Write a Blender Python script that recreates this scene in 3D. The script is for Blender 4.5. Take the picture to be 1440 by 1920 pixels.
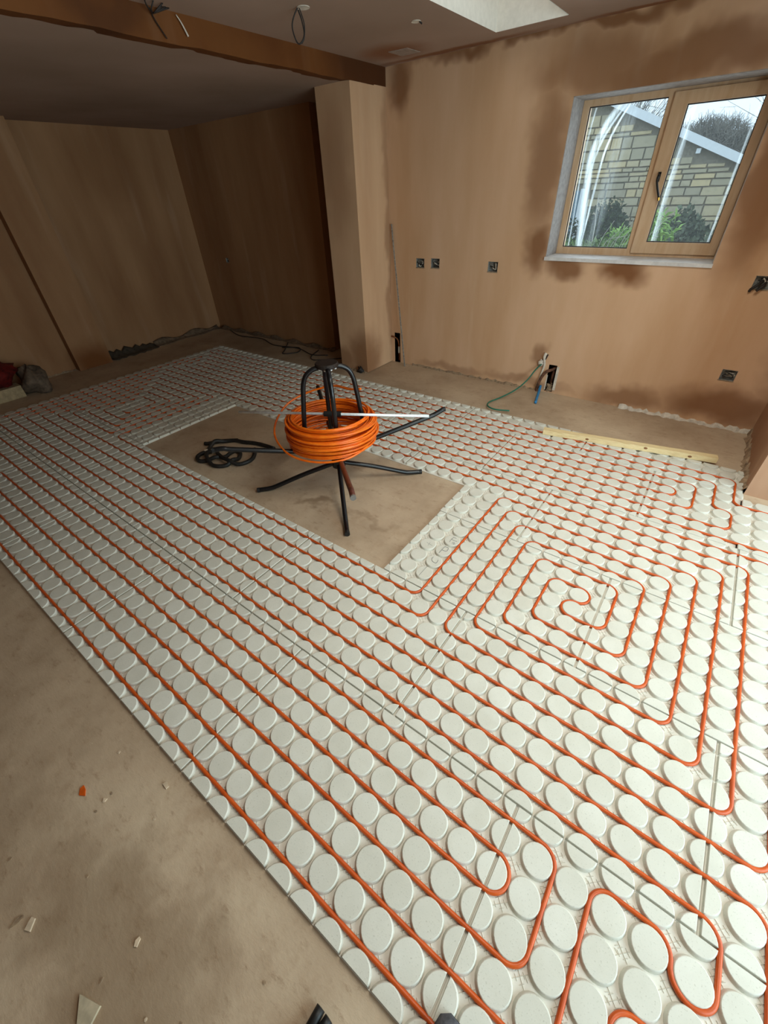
import bpy, math, random
from mathutils import Matrix, Vector
random.seed(7)
for o in list(bpy.data.objects): bpy.data.objects.remove(o, do_unlink=True)
scene = bpy.context.scene
COL = scene.collection
# grid unit = 100 mm (pitch of the studs); i -> x, j -> y, top of the studs = 18 mm above the slab
TOP = 0.018
def U(i, j, z=0.0): return (i*0.1, j*0.1, z*0.1 + TOP)

# ------------------------------------------------------------------ camera
cam = bpy.data.cameras.new('camera'); camo = bpy.data.objects.new('camera', cam); COL.objects.link(camo)
cx = (0.8026809961968264, 0.5951759183807327, -0.038325507483081195)
cy = (-0.3457164416389969, 0.5166864304446226, 0.7832721586860256)
cz = (0.485986996044806, -0.6154679185561567, 0.620496479362413)
cl = (0.964653, 0.014201, 1.608334)
camo.matrix_world = Matrix(((cx[0], cy[0], cz[0], cl[0]), (cx[1], cy[1], cz[1], cl[1]), (cx[2], cy[2], cz[2], cl[2]), (0, 0, 0, 1)))
cam.sensor_fit = 'VERTICAL'; cam.sensor_height = 36.0; cam.lens = 14.3345
cam.clip_start = 0.02; cam.clip_end = 200
scene.camera = camo

# ------------------------------------------------------------------ world and daylight
world = bpy.data.worlds.new('overcast_sky'); scene.world = world; world.use_nodes = True
wn = world.node_tree; bg = wn.nodes['Background']
bg.inputs[0].default_value = (0.72, 0.86, 1.0, 1); bg.inputs[1].default_value = 1.3
def area(name, loc, rot, sx, sy, power, color):
    l = bpy.data.lights.new(name, 'AREA'); l.shape = 'RECTANGLE'; l.size = sx; l.size_y = sy; l.energy = power; l.color = color
    o = bpy.data.objects.new(name, l); COL.objects.link(o); o.location = loc; o.rotation_euler = rot
    return o
# daylight through the wide garden door (right-hand wall), the roof light and the window, plus an added fill
area('garden_door_daylight', (3.08, 1.15, 1.10), (0, math.radians(90), 0), 2.0, 2.9, 92, (0.69, 0.93, 1.0))
area('added_overhead_fill', (1.0, 1.75, 2.86), (0, 0, 0), 0.75, 1.5, 40, (0.95, 0.97, 0.91))  # unseen overhead lamp, added to brighten the panels
area('roof_light_daylight', (-0.625, 3.05, 2.86), (0, 0, 0), 0.42, 1.3, 2.6, (0.92, 0.97, 1.0))
area('window_daylight', (0.24, 4.36, 1.59), (math.radians(90), 0, math.radians(180)), 1.05, 0.85, 5, (0.9, 0.97, 1.0))
scene.view_settings.view_transform = 'Standard'
scene.view_settings.look = 'None'
scene.view_settings.gamma = 1.0
scene.view_settings.use_curve_mapping = False
scene.view_settings.exposure = 0.22

# ------------------------------------------------------------------ materials
def lin(h):
    c = [int(h[k:k+2], 16)/255 for k in (0, 2, 4)]
    return tuple(x/12.92 if x <= 0.04045 else ((x+0.055)/1.055)**2.4 for x in c) + (1,)
class NT:
    def __init__(s, name):
        s.m = bpy.data.materials.new(name); s.m.use_nodes = True; s.t = s.m.node_tree
        s.b = s.t.nodes['Principled BSDF']; s.out = s.t.nodes['Material Output']
    def n(s, typ, **kw):
        nd = s.t.nodes.new(typ)
        for k, v in kw.items(): setattr(nd, k, v)
        return nd
    def l(s, a, b): s.t.links.new(a, b)
    def coords(s):
        g = s.n('ShaderNodeNewGeometry'); return g.outputs['Position']
    def noise(s, vec, scale, detail=4, rough=0.6):
        nd = s.n('ShaderNodeTexNoise'); nd.inputs['Scale'].default_value = scale; nd.inputs['Detail'].default_value = detail; nd.inputs['Roughness'].default_value = rough
        s.l(vec, nd.inputs['Vector']); return nd
    def ramp(s, fac, stops):
        r = s.n('ShaderNodeValToRGB'); e = r.color_ramp.elements
        while len(e) < len(stops): e.new(0.5)
        for k, (p, c) in enumerate(stops): e[k].position = p; e[k].color = c
        s.l(fac, r.inputs[0]); return r.outputs[0]
    def maprange(s, v, a, b, c=0., d=1., smooth=True):
        m = s.n('ShaderNodeMapRange'); m.interpolation_type = 'SMOOTHSTEP' if smooth else 'LINEAR'
        for k, x in zip((1, 2, 3, 4), (a, b, c, d)): m.inputs[k].default_value = x
        s.l(v, m.inputs[0]); return m.outputs[0]
    def math(s, op, a, b=None):
        m = s.n('ShaderNodeMath', operation=op)
        for k, v in enumerate((a, b)):
            if v is None: continue
            if isinstance(v, (int, float)): m.inputs[k].default_value = v
            else: s.l(v, m.inputs[k])
        return m.outputs[0]
    def mix(s, fac, a, b):
        m = s.n('ShaderNodeMix', data_type='RGBA')
        if isinstance(fac, (int, float)): m.inputs[0].default_value = fac
        else: s.l(fac, m.inputs[0])
        for k, v in ((6, a), (7, b)):
            if isinstance(v, tuple): m.inputs[k].default_value = v
            else: s.l(v, m.inputs[k])
        return m.outputs[2]
    def scalevec(s, vec, sc):
        m = s.n('ShaderNodeMapping'); m.inputs['Scale'].default_value = sc; s.l(vec, m.inputs[0]); return m.outputs[0]
    def bump(s, h, strength, dist=0.01):
        b = s.n('ShaderNodeBump'); b.inputs['Strength'].default_value = strength; b.inputs['Distance'].default_value = dist
        s.l(h, b.inputs['Height']); s.l(b.outputs[0], s.b.inputs['Normal'])
    def spots(s, vec, lst, wob=0.25, wscale=2.5):
        """soft-edged stains: list of (centre, radii, strength)"""
        nz = s.noise(vec, wscale, 3, 0.6)
        off = s.n('ShaderNodeVectorMath', operation='SUBTRACT'); s.l(nz.outputs['Color'], off.inputs[0]); off.inputs[1].default_value = (.5, .5, .5)
        sc = s.n('ShaderNodeVectorMath', operation='SCALE'); s.l(off.outputs[0], sc.inputs[0]); sc.inputs['Scale'].default_value = wob*2
        add = s.n('ShaderNodeVectorMath', operation='ADD'); s.l(vec, add.inputs[0]); s.l(sc.outputs[0], add.inputs[1])
        acc = None
        for c, r, st in lst:
            d = s.n('ShaderNodeVectorMath', operation='SUBTRACT'); s.l(add.outputs[0], d.inputs[0]); d.inputs[1].default_value = c
            q = s.n('ShaderNodeVectorMath', operation='DIVIDE'); s.l(d.outputs[0], q.inputs[0]); q.inputs[1].default_value = r
            ln = s.n('ShaderNodeVectorMath', operation='LENGTH'); s.l(q.outputs[0], ln.inputs[0])
            v = s.maprange(ln.outputs['Value'], 1.3, 0.35, 0, st)
            acc = v if acc is None else s.math('MAXIMUM', acc, v)
        return acc
    def rough(s, v, spec=None, metal=None):
        s.b.inputs['Roughness'].default_value = v
        if spec is not None: s.b.inputs['Specular IOR Level'].default_value = spec
        if metal is not None: s.b.inputs['Metallic'].default_value = metal

def plain(name, hexcol, rough=0.6, metal=0.0, var=0.12, scale=30, spec=0.4, bump=0.0):
    m = NT(name); p = m.coords(); nz = m.noise(p, scale, 3)
    c = lin(hexcol); d = tuple(x*(1-var*2) for x in c[:3]) + (1,); e = tuple(min(1, x*(1+var)) for x in c[:3]) + (1,)
    m.l(m.ramp(nz.outputs[0], [(0.3, d), (0.7, e)]), m.b.inputs['Base Color'])
    m.rough(rough, spec, metal)
    if bump: m.bump(nz.outputs[0], bump, 0.004)
    return m.m

def plaster(name, stains, base=('dcb594', 'c89d76'), damp='75451f', streak=(1.2, 1.2, 0.25), wob=0.2, vein_mix=.35):
    m = NT(name); p = m.coords()
    a = m.noise(m.scalevec(p, streak), 2.2, 5, 0.55)
    fine = m.noise(p, 90, 2, 0.7)
    col = m.ramp(a.outputs[0], [(0.3, lin(base[1])), (0.72, lin(base[0]))])
    vein = m.noise(m.scalevec(p, (5, 5, 0.6)), 1.3, 3, 0.5)
    col = m.mix(m.maprange(vein.outputs[0], 0.55, 0.75, 0, vein_mix), col, lin('dcbb9c'))
    if stains:
        sp = m.spots(p, stains, wob)
        col = m.mix(sp, col, lin(damp))
    m.l(col, m.b.inputs['Base Color'])
    m.rough(0.75, 0.25)
    big = m.noise(p, 5, 3, 0.5)
    h = m.math('ADD', big.outputs[0], m.math('MULTIPLY', fine.outputs[0], 0.08))
    m.bump(h, 0.12, 0.02)
    return m.m

M = {}
Y4 = 4.0
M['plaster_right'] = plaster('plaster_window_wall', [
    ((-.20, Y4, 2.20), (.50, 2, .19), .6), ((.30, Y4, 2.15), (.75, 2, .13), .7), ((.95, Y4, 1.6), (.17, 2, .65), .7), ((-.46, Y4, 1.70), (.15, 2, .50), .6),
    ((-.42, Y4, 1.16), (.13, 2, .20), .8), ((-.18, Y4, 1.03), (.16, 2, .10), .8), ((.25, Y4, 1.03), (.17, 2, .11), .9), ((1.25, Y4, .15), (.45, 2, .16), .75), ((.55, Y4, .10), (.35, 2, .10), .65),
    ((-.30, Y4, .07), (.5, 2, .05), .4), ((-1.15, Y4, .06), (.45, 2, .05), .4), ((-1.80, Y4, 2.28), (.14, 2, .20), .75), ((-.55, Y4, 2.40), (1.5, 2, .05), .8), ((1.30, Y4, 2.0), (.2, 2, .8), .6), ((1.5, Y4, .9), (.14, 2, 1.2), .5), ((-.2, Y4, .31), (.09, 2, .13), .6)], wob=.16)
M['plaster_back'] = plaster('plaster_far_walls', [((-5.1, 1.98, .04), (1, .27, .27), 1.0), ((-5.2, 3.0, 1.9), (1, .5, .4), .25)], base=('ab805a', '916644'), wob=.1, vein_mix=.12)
M['plaster_column'] = plaster('plaster_column', [((-2.0, 3.55, .12), (.2, .24, .34), .7), ((-2.25, 3.52, .1), (.2, .1, .16), .6), ((-1.94, 3.98, 1.2), (.1, .07, 1.6), .45), ((-2.15, 3.52, 1.7), (.2, .1, .5), .3)], base=('d3ac88', 'be9470'), wob=.12, vein_mix=.2)
M['plaster_beam'] = plaster('plaster_beam', [((-1.94, 3.75, 2.35), (.5, .5, .2), .75), ((-1.94, 1.7, 2.35), (.5, .25, .12), .55)], base=('71431c', '5f3310'), damp='40200a', streak=(1, 1, 1), vein_mix=.03)
M['plaster_return'] = plaster('plaster_return', [((1.5, 3.6, .3), (.3, .5, .5), .3)], base=('bb9478', 'ad8568'))
def ceiling_mat(name, stains):
    m = NT(name); p = m.coords(); a = m.noise(p, 1.4, 3, .5)
    col = m.ramp(a.outputs[0], [(.3, lin('9a8271')), (.7, lin('a99080'))])
    if stains: col = m.mix(m.spots(p, stains, .06, 4), col, lin('7c4412'))
    m.l(col, m.b.inputs['Base Color']); m.rough(.9, .15); return m.m
M['ceiling'] = ceiling_mat('ceiling_plasterboard', [((-1.62, 3.66, 2.4), (.28, .22, .3), .7), ((-1.3, 3.95, 2.4), (.75, .06, .3), .75), ((0.3, 3.98, 2.4), (.9, .05, .3), .75)])
M['ceiling_low'] = ceiling_mat('ceiling_low_plasterboard', None)
M['patch'] = plain('plaster_patch', '9c8a7d', .9)
M['well'] = plain('white_primed_board', 'd8d2c6', .8, var=.04)
# concrete slab
m = NT('concrete_screed'); p = m.coords()
a = m.noise(p, 1.6, 6, .62); b = m.noise(p, 9, 5, .65); c = m.noise(m.scalevec(p, (2.2, 5.0, 1)), 6.0, 6, .75)
col = m.ramp(a.outputs[0], [(.28, lin('a08970')), (.5, lin('b8a187')), (.72, lin('cbb69b'))])
col = m.mix(m.maprange(b.outputs[0], .5, .75, 0, .35), col, lin('94775a'))
col = m.mix(m.maprange(c.outputs[0], .54, .72, 0, .5), col, lin('836448'))
sc = m.noise(p, 38, 4, .7); col = m.mix(m.maprange(sc.outputs[0], .66, .76, 0, .5), col, lin('dccbae'))
dirt = m.spots(p, [((.25, -.35, 0), (.55, .2, 1), .5), ((-.6, -.55, 0), (.6, .25, 1), .35), ((-.75, 1.45, 0), (.16, .07, 1), .6), ((-.35, 1.5, 0), (.2, .05, 1), .3), ((-3.6, 3.6, 0), (1.6, .3, 1), .3)], .25, 5)
col = m.mix(dirt, col, lin('6f5539'))
m.l(col, m.b.inputs['Base Color']); m.rough(.62, .3)
m.bump(m.math('ADD', m.math('MULTIPLY', b.outputs[0], .6), m.math('MULTIPLY', c.outputs[0], .5)), .35, .012)
M['concrete'] = m.m
# gypsum fibre stud panel
m = NT('gypsum_stud_panel'); p = m.coords()
a = m.noise(p, 6, 4, .6); fb = m.noise(p, 220, 3, .6); oi = m.n('ShaderNodeObjectInfo')
col = m.ramp(a.outputs[0], [(.3, lin('cdc9bb')), (.7, lin('dad7cb'))])
col = m.mix(m.maprange(oi.outputs['Random'], 0, 1, 0, .35), col, lin('c4c0b2'))
col = m.mix(m.maprange(fb.outputs[0], .60, .70, 0, .38), col, lin('8f8a76'))
m.l(col, m.b.inputs['Base Color']); m.rough(.8, .25); m.bump(fb.outputs[0], .12, .002)
M['panel'] = m.m
M['panel_base'] = plain('gypsum_panel_base', 'dcd7cb', .85, 0, .03, 25, .2)
m = NT('orange_pipe'); p = m.coords(); a = m.noise(p, 14, 3, .6)
m.l(m.ramp(a.outputs[0], [(.3, lin('bb4a14')), (.7, lin('cd591b'))]), m.b.inputs['Base Color']); m.rough(.42, .4)
M['pipe'] = m.m
m = NT('orange_coil_pipe'); p = m.coords(); a = m.noise(p, 22, 3, .6)
m.l(m.ramp(a.outputs[0], [(.3, lin('e8600a')), (.7, lin('f67c16'))]), m.b.inputs['Base Color']); m.rough(.34, .45)
M['coil'] = m.m
M['black_steel'] = plain('black_powder_coat', '0d0e11', .3, 0, .2, 40, .5)
M['brown_reflect_steel'] = plain('black_coat_brown_reflection', '5a2f22', .45, 0, .2, 40, .4)  # reflection on the camera-facing arm, painted in as brown
M['plate'] = plain('brown_black_plate', '2a1f19', .6, 0, .2, 60, .3)
M['bright_steel'] = plain('bright_steel', 'e4e6e6', .35, .2, .06, 60)
M['galv'] = plain('galvanised_box', 'a3a19b', .5, .4, .25, 60)
M['rubber'] = plain('black_hose_rubber', '1f1c19', .55, 0, .35, 60, .4, .3)
M['grey_cap'] = plain('grey_plastic_cap', '6d6760', .6)
M['white_tape'] = plain('white_tape', 'cfc4b2', .7)
M['timber'] = None
m = NT('pine_batten'); p = m.coords(); a = m.noise(m.scalevec(p, (3, 40, 40)), 1.6, 4, .6)
m.l(m.ramp(a.outputs[0], [(.3, lin('d3b684')), (.55, lin('e6cf9f')), (.75, lin('dabd8a'))]), m.b.inputs['Base Color']); m.rough(.7, .3)
M['timber'] = m.m
M['knot'] = plain('pine_knot', '8a5a34', .7)
# woodgrain window frame
m = NT('oak_effect_frame'); p = m.coords(); a = m.noise(m.scalevec(p, (14, 14, 2)), 2.0, 4, .6)
m.l(m.ramp(a.outputs[0], [(.3, lin('d0a982')), (.7, lin('dfbf9d'))]), m.b.inputs['Base Color']); m.rough(.45, .35)
M['oak'] = m.m
M['gasket'] = plain('window_gasket', '3a3a3c', .6)
M['brass'] = plain('brass', 'b98d45', .3, 1.0)
M['sill'] = plain('white_sill', 'd9d5d2', .6, var=.1, scale=14)
M['reveal'] = plain('grey_reveal_board', 'a8a09c', .8)
M['copper'] = plain('copper_pipe', 'a5663f', .45, .8, .25)
M['dark_void'] = plain('dark_masonry_void', '2a1d14', .9, var=.3)
M['old_pipe'] = plain('brown_lagged_pipe', '6b4632', .8, var=.35)
M['white_plaster'] = plain('white_bonding_plaster', 'd3c8b8', .9, var=.12)
M['green_wire'] = plain('green_earth_wire', '1f6a54', .5)
M['blue_pipe'] = plain('blue_water_pipe', '2f7fb4', .5)
M['cable_grey'] = plain('grey_cable', '6a625a', .6)
M['cable_dark'] = plain('dark_cable', '2b2420', .6)
M['membrane'] = plain('black_membrane', '4a4238', .55, 0, .3, 25, .4, .6)
M['membrane_dust'] = plain('dusty_membrane', '7a6550', .8, var=.25, scale=20, bump=.5)
M['debris_pale'] = plain('pale_plaster_chip', 'cdb79c', .9)
M['debris_orange'] = plain('orange_offcut', 'd0570f', .5)
M['debris_board'] = plain('gypsum_offcut', 'b8a98e', .9)
M['mortar'] = plain('mortar_drip', '9c8368', .95, var=.25, scale=40, bump=.6)
M['pencil'] = plain('pencil_mark', '6a6e70', .7)
M['shoe'] = plain('grey_shoe_fabric', '55555a', .9, var=.2, scale=120, bump=.4)
M['shoe_sole'] = plain('shoe_rubber', '2a2a2c', .7)
M['black_plastic'] = plain('black_plastic', '1d1c1b', .5)
M['red_sack'] = plain('red_sack', '6a1410', .6, var=.35, scale=18, bump=.6)
M['grey_sack'] = plain('grey_brown_sack', '6b5847', .85, var=.3, scale=16, bump=.7)
M['pale_board'] = plain('pale_board', 'a68f6c', .85)
# outside
def stone_mat(name, a_, b_, c_):
    m = NT(name); p = m.coords(); oi = m.n('ShaderNodeObjectInfo'); a = m.noise(p, 12, 4, .6)
    col = m.ramp(oi.outputs['Random'], [(.1, lin(a_)), (.55, lin(b_)), (.9, lin(c_))])
    col = m.mix(m.maprange(a.outputs[0], .45, .75, 0, .3), col, lin('8f8874'))
    m.l(col, m.b.inputs['Base Color']); m.rough(.9, .2); m.bump(a.outputs[0], .4, .02); return m.m
M['stone'] = stone_mat('sandstone', 'b5ab92', 'c6ba9c', 'd8c499')
M['stone_joint'] = plain('grey_mortar', '8d8575', .95)
M['white_paint'] = plain('white_painted_board', 'eef3f6', .5, var=.03)
M['roof_tile'] = plain('grey_roof', '6e6a66', .9)
M['blue_door'] = plain('blue_grey_door', '6f8796', .5)
M['dark_glass'] = plain('dark_window', '45555f', .2)
M['grass'] = plain('garden_grass', '5c6a3c', .9, var=.3, scale=10)
def leaf(name, h1, h2):
    m = NT(name); p = m.coords(); a = m.noise(p, 9, 3, .6)
    m.l(m.ramp(a.outputs[0], [(.35, lin(h1)), (.65, lin(h2))]), m.b.inputs['Base Color']); m.rough(.55, .3); return m.m
M['leaf_dark'] = leaf('dark_evergreen_leaf', '2a3420', '4a5836')
M['leaf_bright'] = leaf('bright_green_leaf', '6f9a3a', 'a6c86a')
M['leaf_grey'] = leaf('grey_green_leaf', '434d3a', '6f7a60')
M['leaf_low'] = leaf('low_green_leaf', '5a7a3f', '93ad68')
M['twig'] = plain('bare_twig', '8b8377', .9)
M['twig_pale'] = plain('pale_twig', 'c6c2b8', .9)
M['bare_tree'] = plain('bare_tree_twigs', '858075', .9)
# glass with curved pale streaks mixed in
m = NT('window_glass'); p = m.coords()
tr = m.n('ShaderNodeBsdfTransparent'); tr.inputs[0].default_value = (.93, .97, .98, 1)
gl = m.n('ShaderNodeBsdfGlossy'); gl.inputs['Roughness'].default_value = .03
fr = m.n('ShaderNodeFresnel'); fr.inputs[0].default_value = 1.35
mx = m.n('ShaderNodeMixShader'); m.l(fr.outputs[0], mx.inputs[0]); m.l(tr.outputs[0], mx.inputs[1]); m.l(gl.outputs[0], mx.inputs[2])
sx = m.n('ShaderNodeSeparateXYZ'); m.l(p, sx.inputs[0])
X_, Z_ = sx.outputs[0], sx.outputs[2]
def pale_streak(x0, z0, up, dn, width, st):
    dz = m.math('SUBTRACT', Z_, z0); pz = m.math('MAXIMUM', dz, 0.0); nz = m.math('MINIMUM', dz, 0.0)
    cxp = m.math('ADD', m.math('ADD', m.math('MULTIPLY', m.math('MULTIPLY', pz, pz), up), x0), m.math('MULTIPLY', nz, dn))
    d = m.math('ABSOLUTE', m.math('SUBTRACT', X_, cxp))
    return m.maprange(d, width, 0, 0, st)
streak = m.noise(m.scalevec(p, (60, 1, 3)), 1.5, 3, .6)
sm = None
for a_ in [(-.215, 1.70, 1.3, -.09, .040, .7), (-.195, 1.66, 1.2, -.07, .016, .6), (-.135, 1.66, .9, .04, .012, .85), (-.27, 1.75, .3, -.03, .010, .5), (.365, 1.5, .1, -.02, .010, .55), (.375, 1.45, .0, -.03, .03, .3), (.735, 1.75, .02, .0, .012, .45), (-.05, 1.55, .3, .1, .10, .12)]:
    v = pale_streak(*a_); sm = v if sm is None else m.math('MAXIMUM', sm, v)
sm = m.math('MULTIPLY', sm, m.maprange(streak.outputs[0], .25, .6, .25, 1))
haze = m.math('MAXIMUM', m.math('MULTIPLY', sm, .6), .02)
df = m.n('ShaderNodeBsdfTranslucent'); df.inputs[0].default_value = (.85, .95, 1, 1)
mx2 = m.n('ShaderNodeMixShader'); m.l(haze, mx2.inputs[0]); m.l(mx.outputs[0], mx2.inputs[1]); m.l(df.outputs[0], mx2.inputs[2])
m.l(mx2.outputs[0], m.out.inputs[0])
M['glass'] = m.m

# ------------------------------------------------------------------ geometry helpers
class B:
    def __init__(s): s.v = []; s.f = []
    def add(s, v, f):
        o = len(s.v); s.v += [tuple(x) for x in v]; s.f += [tuple(o+k for k in q) for q in f]; return s
    def box(s, a, b):
        x0, y0, z0 = a; x1, y1, z1 = b
        v = [(x0, y0, z0), (x1, y0, z0), (x1, y1, z0), (x0, y1, z0), (x0, y0, z1), (x1, y0, z1), (x1, y1, z1), (x0, y1, z1)]
        return s.add(v, [(0, 3, 2, 1), (4, 5, 6, 7), (0, 1, 5, 4), (1, 2, 6, 5), (2, 3, 7, 6), (3, 0, 4, 7)])
    def tube(s, pts, r, n=8, closed=False, cap=True, r1=None):
        P = [Vector(q) for q in pts]; N = len(P); rings = []
        t0 = (P[1]-P[0]).normalized(); ref = Vector((0, 0, 1)) if abs(t0.z) < .9 else Vector((1, 0, 0))
        nrm = (ref - t0*ref.dot(t0)).normalized(); v = []
        for k in range(N):
            if closed: t = (P[(k+1) % N]-P[k-1]).normalized()
            elif k == 0: t = (P[1]-P[0]).normalized()
            elif k == N-1: t = (P[-1]-P[-2]).normalized()
            else:
                a = (P[k]-P[k-1]).normalized(); b = (P[k+1]-P[k]).normalized(); t = (a+b)
                t = t.normalized() if t.length > 1e-6 else b
            nrm = nrm - t*nrm.dot(t)
            nrm = nrm.normalized() if nrm.length > 1e-6 else t.orthogonal().normalized()
            bn = t.cross(nrm)
            rr = r if r1 is None else r + (r1-r)*k/(N-1)
            for q in range(n):
                a = 2*math.pi*q/n; v.append(tuple(P[k] + nrm*(math.cos(a)*rr) + bn*(math.sin(a)*rr)))
        f = []
        for k in range(N if closed else N-1):
            k2 = (k+1) % N
            for q in range(n): f.append((k*n+q, k*n+(q+1) % n, k2*n+(q+1) % n, k2*n+q))
        if cap and not closed: f.append(tuple(range(n-1, -1, -1))); f.append(tuple((N-1)*n+q for q in range(n)))
        return s.add(v, f)
    def prism(s, poly, z0, z1):
        n = len(poly)
        v = [(x, y, z0) for x, y in poly] + [(x, y, z1) for x, y in poly]
        return s.add(v, [tuple(range(n-1, -1, -1)), tuple(range(n, 2*n))] + [(k, (k+1) % n, n+(k+1) % n, n+k) for k in range(n)])
    def lathe(s, prof, n=24, c=(0, 0, 0)):
        v = []; f = []
        for r, z in prof:
            for q in range(n): a = 2*math.pi*q/n; v.append((c[0]+r*math.cos(a), c[1]+r*math.sin(a), c[2]+z))
        for k in range(len(prof)-1):
            for q in range(n): f.append((k*n+q, k*n+(q+1) % n, (k+1)*n+(q+1) % n, (k+1)*n+q))
        f.append(tuple(range(n-1, -1, -1))); f.append(tuple((len(prof)-1)*n+q for q in range(n)))
        return s.add(v, f)
    def blob(s, c, r, nz=0.15, seed=0, nu=14, nv=9, flat=None):
        rnd = random.Random(seed); ph = [(rnd.uniform(0, 6), rnd.uniform(1, 4), rnd.uniform(1, 4)) for _ in range(6)]; v = []; f = []
        for a in range(nv+1):
            th = math.pi*a/nv
            for b in range(nu):
                phi = 2*math.pi*b/nu; w = 1
                for p0, ku, kv in ph: w += nz*.5*math.sin(p0 + round(ku)*phi + kv*th*2)
                x, y, z = math.sin(th)*math.cos(phi)*r[0]*w, math.sin(th)*math.sin(phi)*r[1]*w, math.cos(th)*r[2]*w
                z = c[2]+z
                if flat is not None: z = max(flat, z)
                v.append((c[0]+x, c[1]+y, z))
        for a in range(nv):
            for b in range(nu): f.append((a*nu+b, (a+1)*nu+b, (a+1)*nu+(b+1) % nu, a*nu+(b+1) % nu))
        return s.add(v, f)
    def mesh(s, name):
        me = bpy.data.meshes.new(name); me.from_pydata(s.v, [], s.f); me.validate(); me.update(); return me
def link(name, me, mat=None, parent=None, smooth=False, loc=None):
    if mat is not None and not me.materials: me.materials.append(M[mat] if isinstance(mat, str) else mat)
    o = bpy.data.objects.new(name, me); COL.objects.link(o)
    if smooth:
        for p in me.polygons: p.use_smooth = True
    if parent is not None: o.parent = parent
    if loc is not None: o.location = loc
    return o
def obj(name, b, mat, parent=None, smooth=False, loc=None): return link(name, b.mesh(name), mat, parent, smooth, loc)
def tag(o, label, cat, group=None, kind=None):
    o['label'] = label
    if cat: o['category'] = cat
    if group: o['group'] = group
    if kind: o['kind'] = kind
    return o
def thing(name, label, cat, loc=(0, 0, 0), group=None):
    o = bpy.data.objects.new(name, None); COL.objects.link(o); o.location = loc; o.empty_display_size = .05
    return tag(o, label, cat, group)
def struct(name, b, mat, label=None, parent=None, smooth=False):
    o = obj(name, b, mat, parent, smooth); o['kind'] = 'structure'
    if label: o['label'] = label
    return o
def catmull(pts, sub=8):
    P = [Vector(p) for p in pts]; P = [P[0]*2-P[1]] + P + [P[-1]*2-P[-2]]; out = []
    for k in range(1, len(P)-2):
        for q in range(sub):
            t = q/sub; a, b, c, d = P[k-1], P[k], P[k+1], P[k+2]
            out.append(tuple(.5*((2*b)+(c-a)*t+(2*a-5*b+4*c-d)*t*t+(3*b-a-3*c+d)*t**3)))
    out.append(tuple(P[-2])); return out
def rect_wall(b, axis, c0, c1, ur, vr, holes=()):
    """slab with rectangular holes; axis 'y' -> spans x,z between y=c0..c1; axis 'x' -> spans y,z; axis 'z' -> spans x,y"""
    us = sorted(set([ur[0], ur[1]] + [h[k] for h in holes for k in (0, 1)])); vs = sorted(set([vr[0], vr[1]] + [h[k] for h in holes for k in (2, 3)]))
    def P(u, v, c): return (u, c, v) if axis == 'y' else ((c, u, v) if axis == 'x' else (u, v, c))
    solid = {}
    for a in range(len(us)-1):
        for d in range(len(vs)-1):
            mu, mv = (us[a]+us[a+1])/2, (vs[d]+vs[d+1])/2
            solid[a, d] = not any(h[0] < mu < h[1] and h[2] < mv < h[3] for h in holes)
    for (a, d), ok in solid.items():
        if not ok: continue
        u0, u1, v0, v1 = us[a], us[a+1], vs[d], vs[d+1]
        b.add([P(u0, v0, c0), P(u1, v0, c0), P(u1, v1, c0), P(u0, v1, c0)], [(0, 1, 2, 3)])
        b.add([P(u0, v0, c1), P(u1, v0, c1), P(u1, v1, c1), P(u0, v1, c1)], [(3, 2, 1, 0)])
        for (da, dd, q) in ((-1, 0, ((u0, v0), (u0, v1))), (1, 0, ((u1, v0), (u1, v1))), (0, -1, ((u0, v0), (u1, v0))), (0, 1, ((u0, v1), (u1, v1)))):
            if not solid.get((a+da, d+dd), False):
                (p0, p1), (q0, q1) = q
                b.add([P(p0, p1, c0), P(q0, q1, c0), P(q0, q1, c1), P(p0, p1, c1)], [(0, 1, 2, 3)])
    return b

# ------------------------------------------------------------------ room shell
CH, CL = 2.398, 2.283        # main ceiling, lowered ceiling beyond the beam
FX0, FX1, FY0, FY1 = -5.6, 3.4, -2.6, 4.4
struct('floor', B().box((FX0, FY0, -.15), (FX1, FY1, 0)), 'concrete', 'bare dusty brown concrete slab around the white stud panels')
def sockhole(i, z, w=.095, h=.08): return (i*.1-w/2, i*.1+w/2, z*.1+TOP-h/2, z*.1+TOP+h/2)
SOCK = [(-15.7, 10.0), (-13.98, 10.05), (-7.98, 10.03), (11.42, 10.0), (11.98, 3.85)]
WIN = (-.34, .825, 1.113, 2.058)
CHASE = (-.125, -.05, .012, .262); NOTCH = (-1.90, -1.825, 0.0, .325)
wr = B(); rect_wall(wr, 'y', 4.0, 4.34, (-2.50, 3.4), (0, 2.75), [WIN, CHASE, NOTCH] + [sockhole(*s) for s in SOCK])
wall_right = struct('wall_right', wr, 'plaster_right', 'pink brown plastered wall holding the oak window')
ALC = sockhole(-46.9, 9.05, .06, .055)
wa = B(); rect_wall(wa, 'y', 3.975, 4.34, (-5.6, -2.83), (0, 2.6), [ALC]); wa.box((-2.83, 4.07, 0), (-2.5, 4.34, 2.6))
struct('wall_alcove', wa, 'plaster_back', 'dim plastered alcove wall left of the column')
wb = B(); rect_wall(wb, 'x', -5.28, -5.6, (2.0, 4.34), (0, 2.6)); rect_wall(wb, 'x', -5.165, -5.6, (FY0, 1.9), (0, 2.6))
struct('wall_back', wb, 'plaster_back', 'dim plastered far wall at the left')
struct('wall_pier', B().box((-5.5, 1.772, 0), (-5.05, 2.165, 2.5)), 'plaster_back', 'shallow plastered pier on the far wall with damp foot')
cb = B().box((-2.312, 3.52, 0.005), (-1.938, 4.2, CL))
struct('wall_column', cb, 'plaster_column', 'plastered column under the beam with damp lower corner')
wret = B().box((1.50, 3.03, 0), (3.4, 3.998, 2.75))
struct('wall_return', wret, 'plaster_return', 'pink plastered wall return at the right edge')
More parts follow.
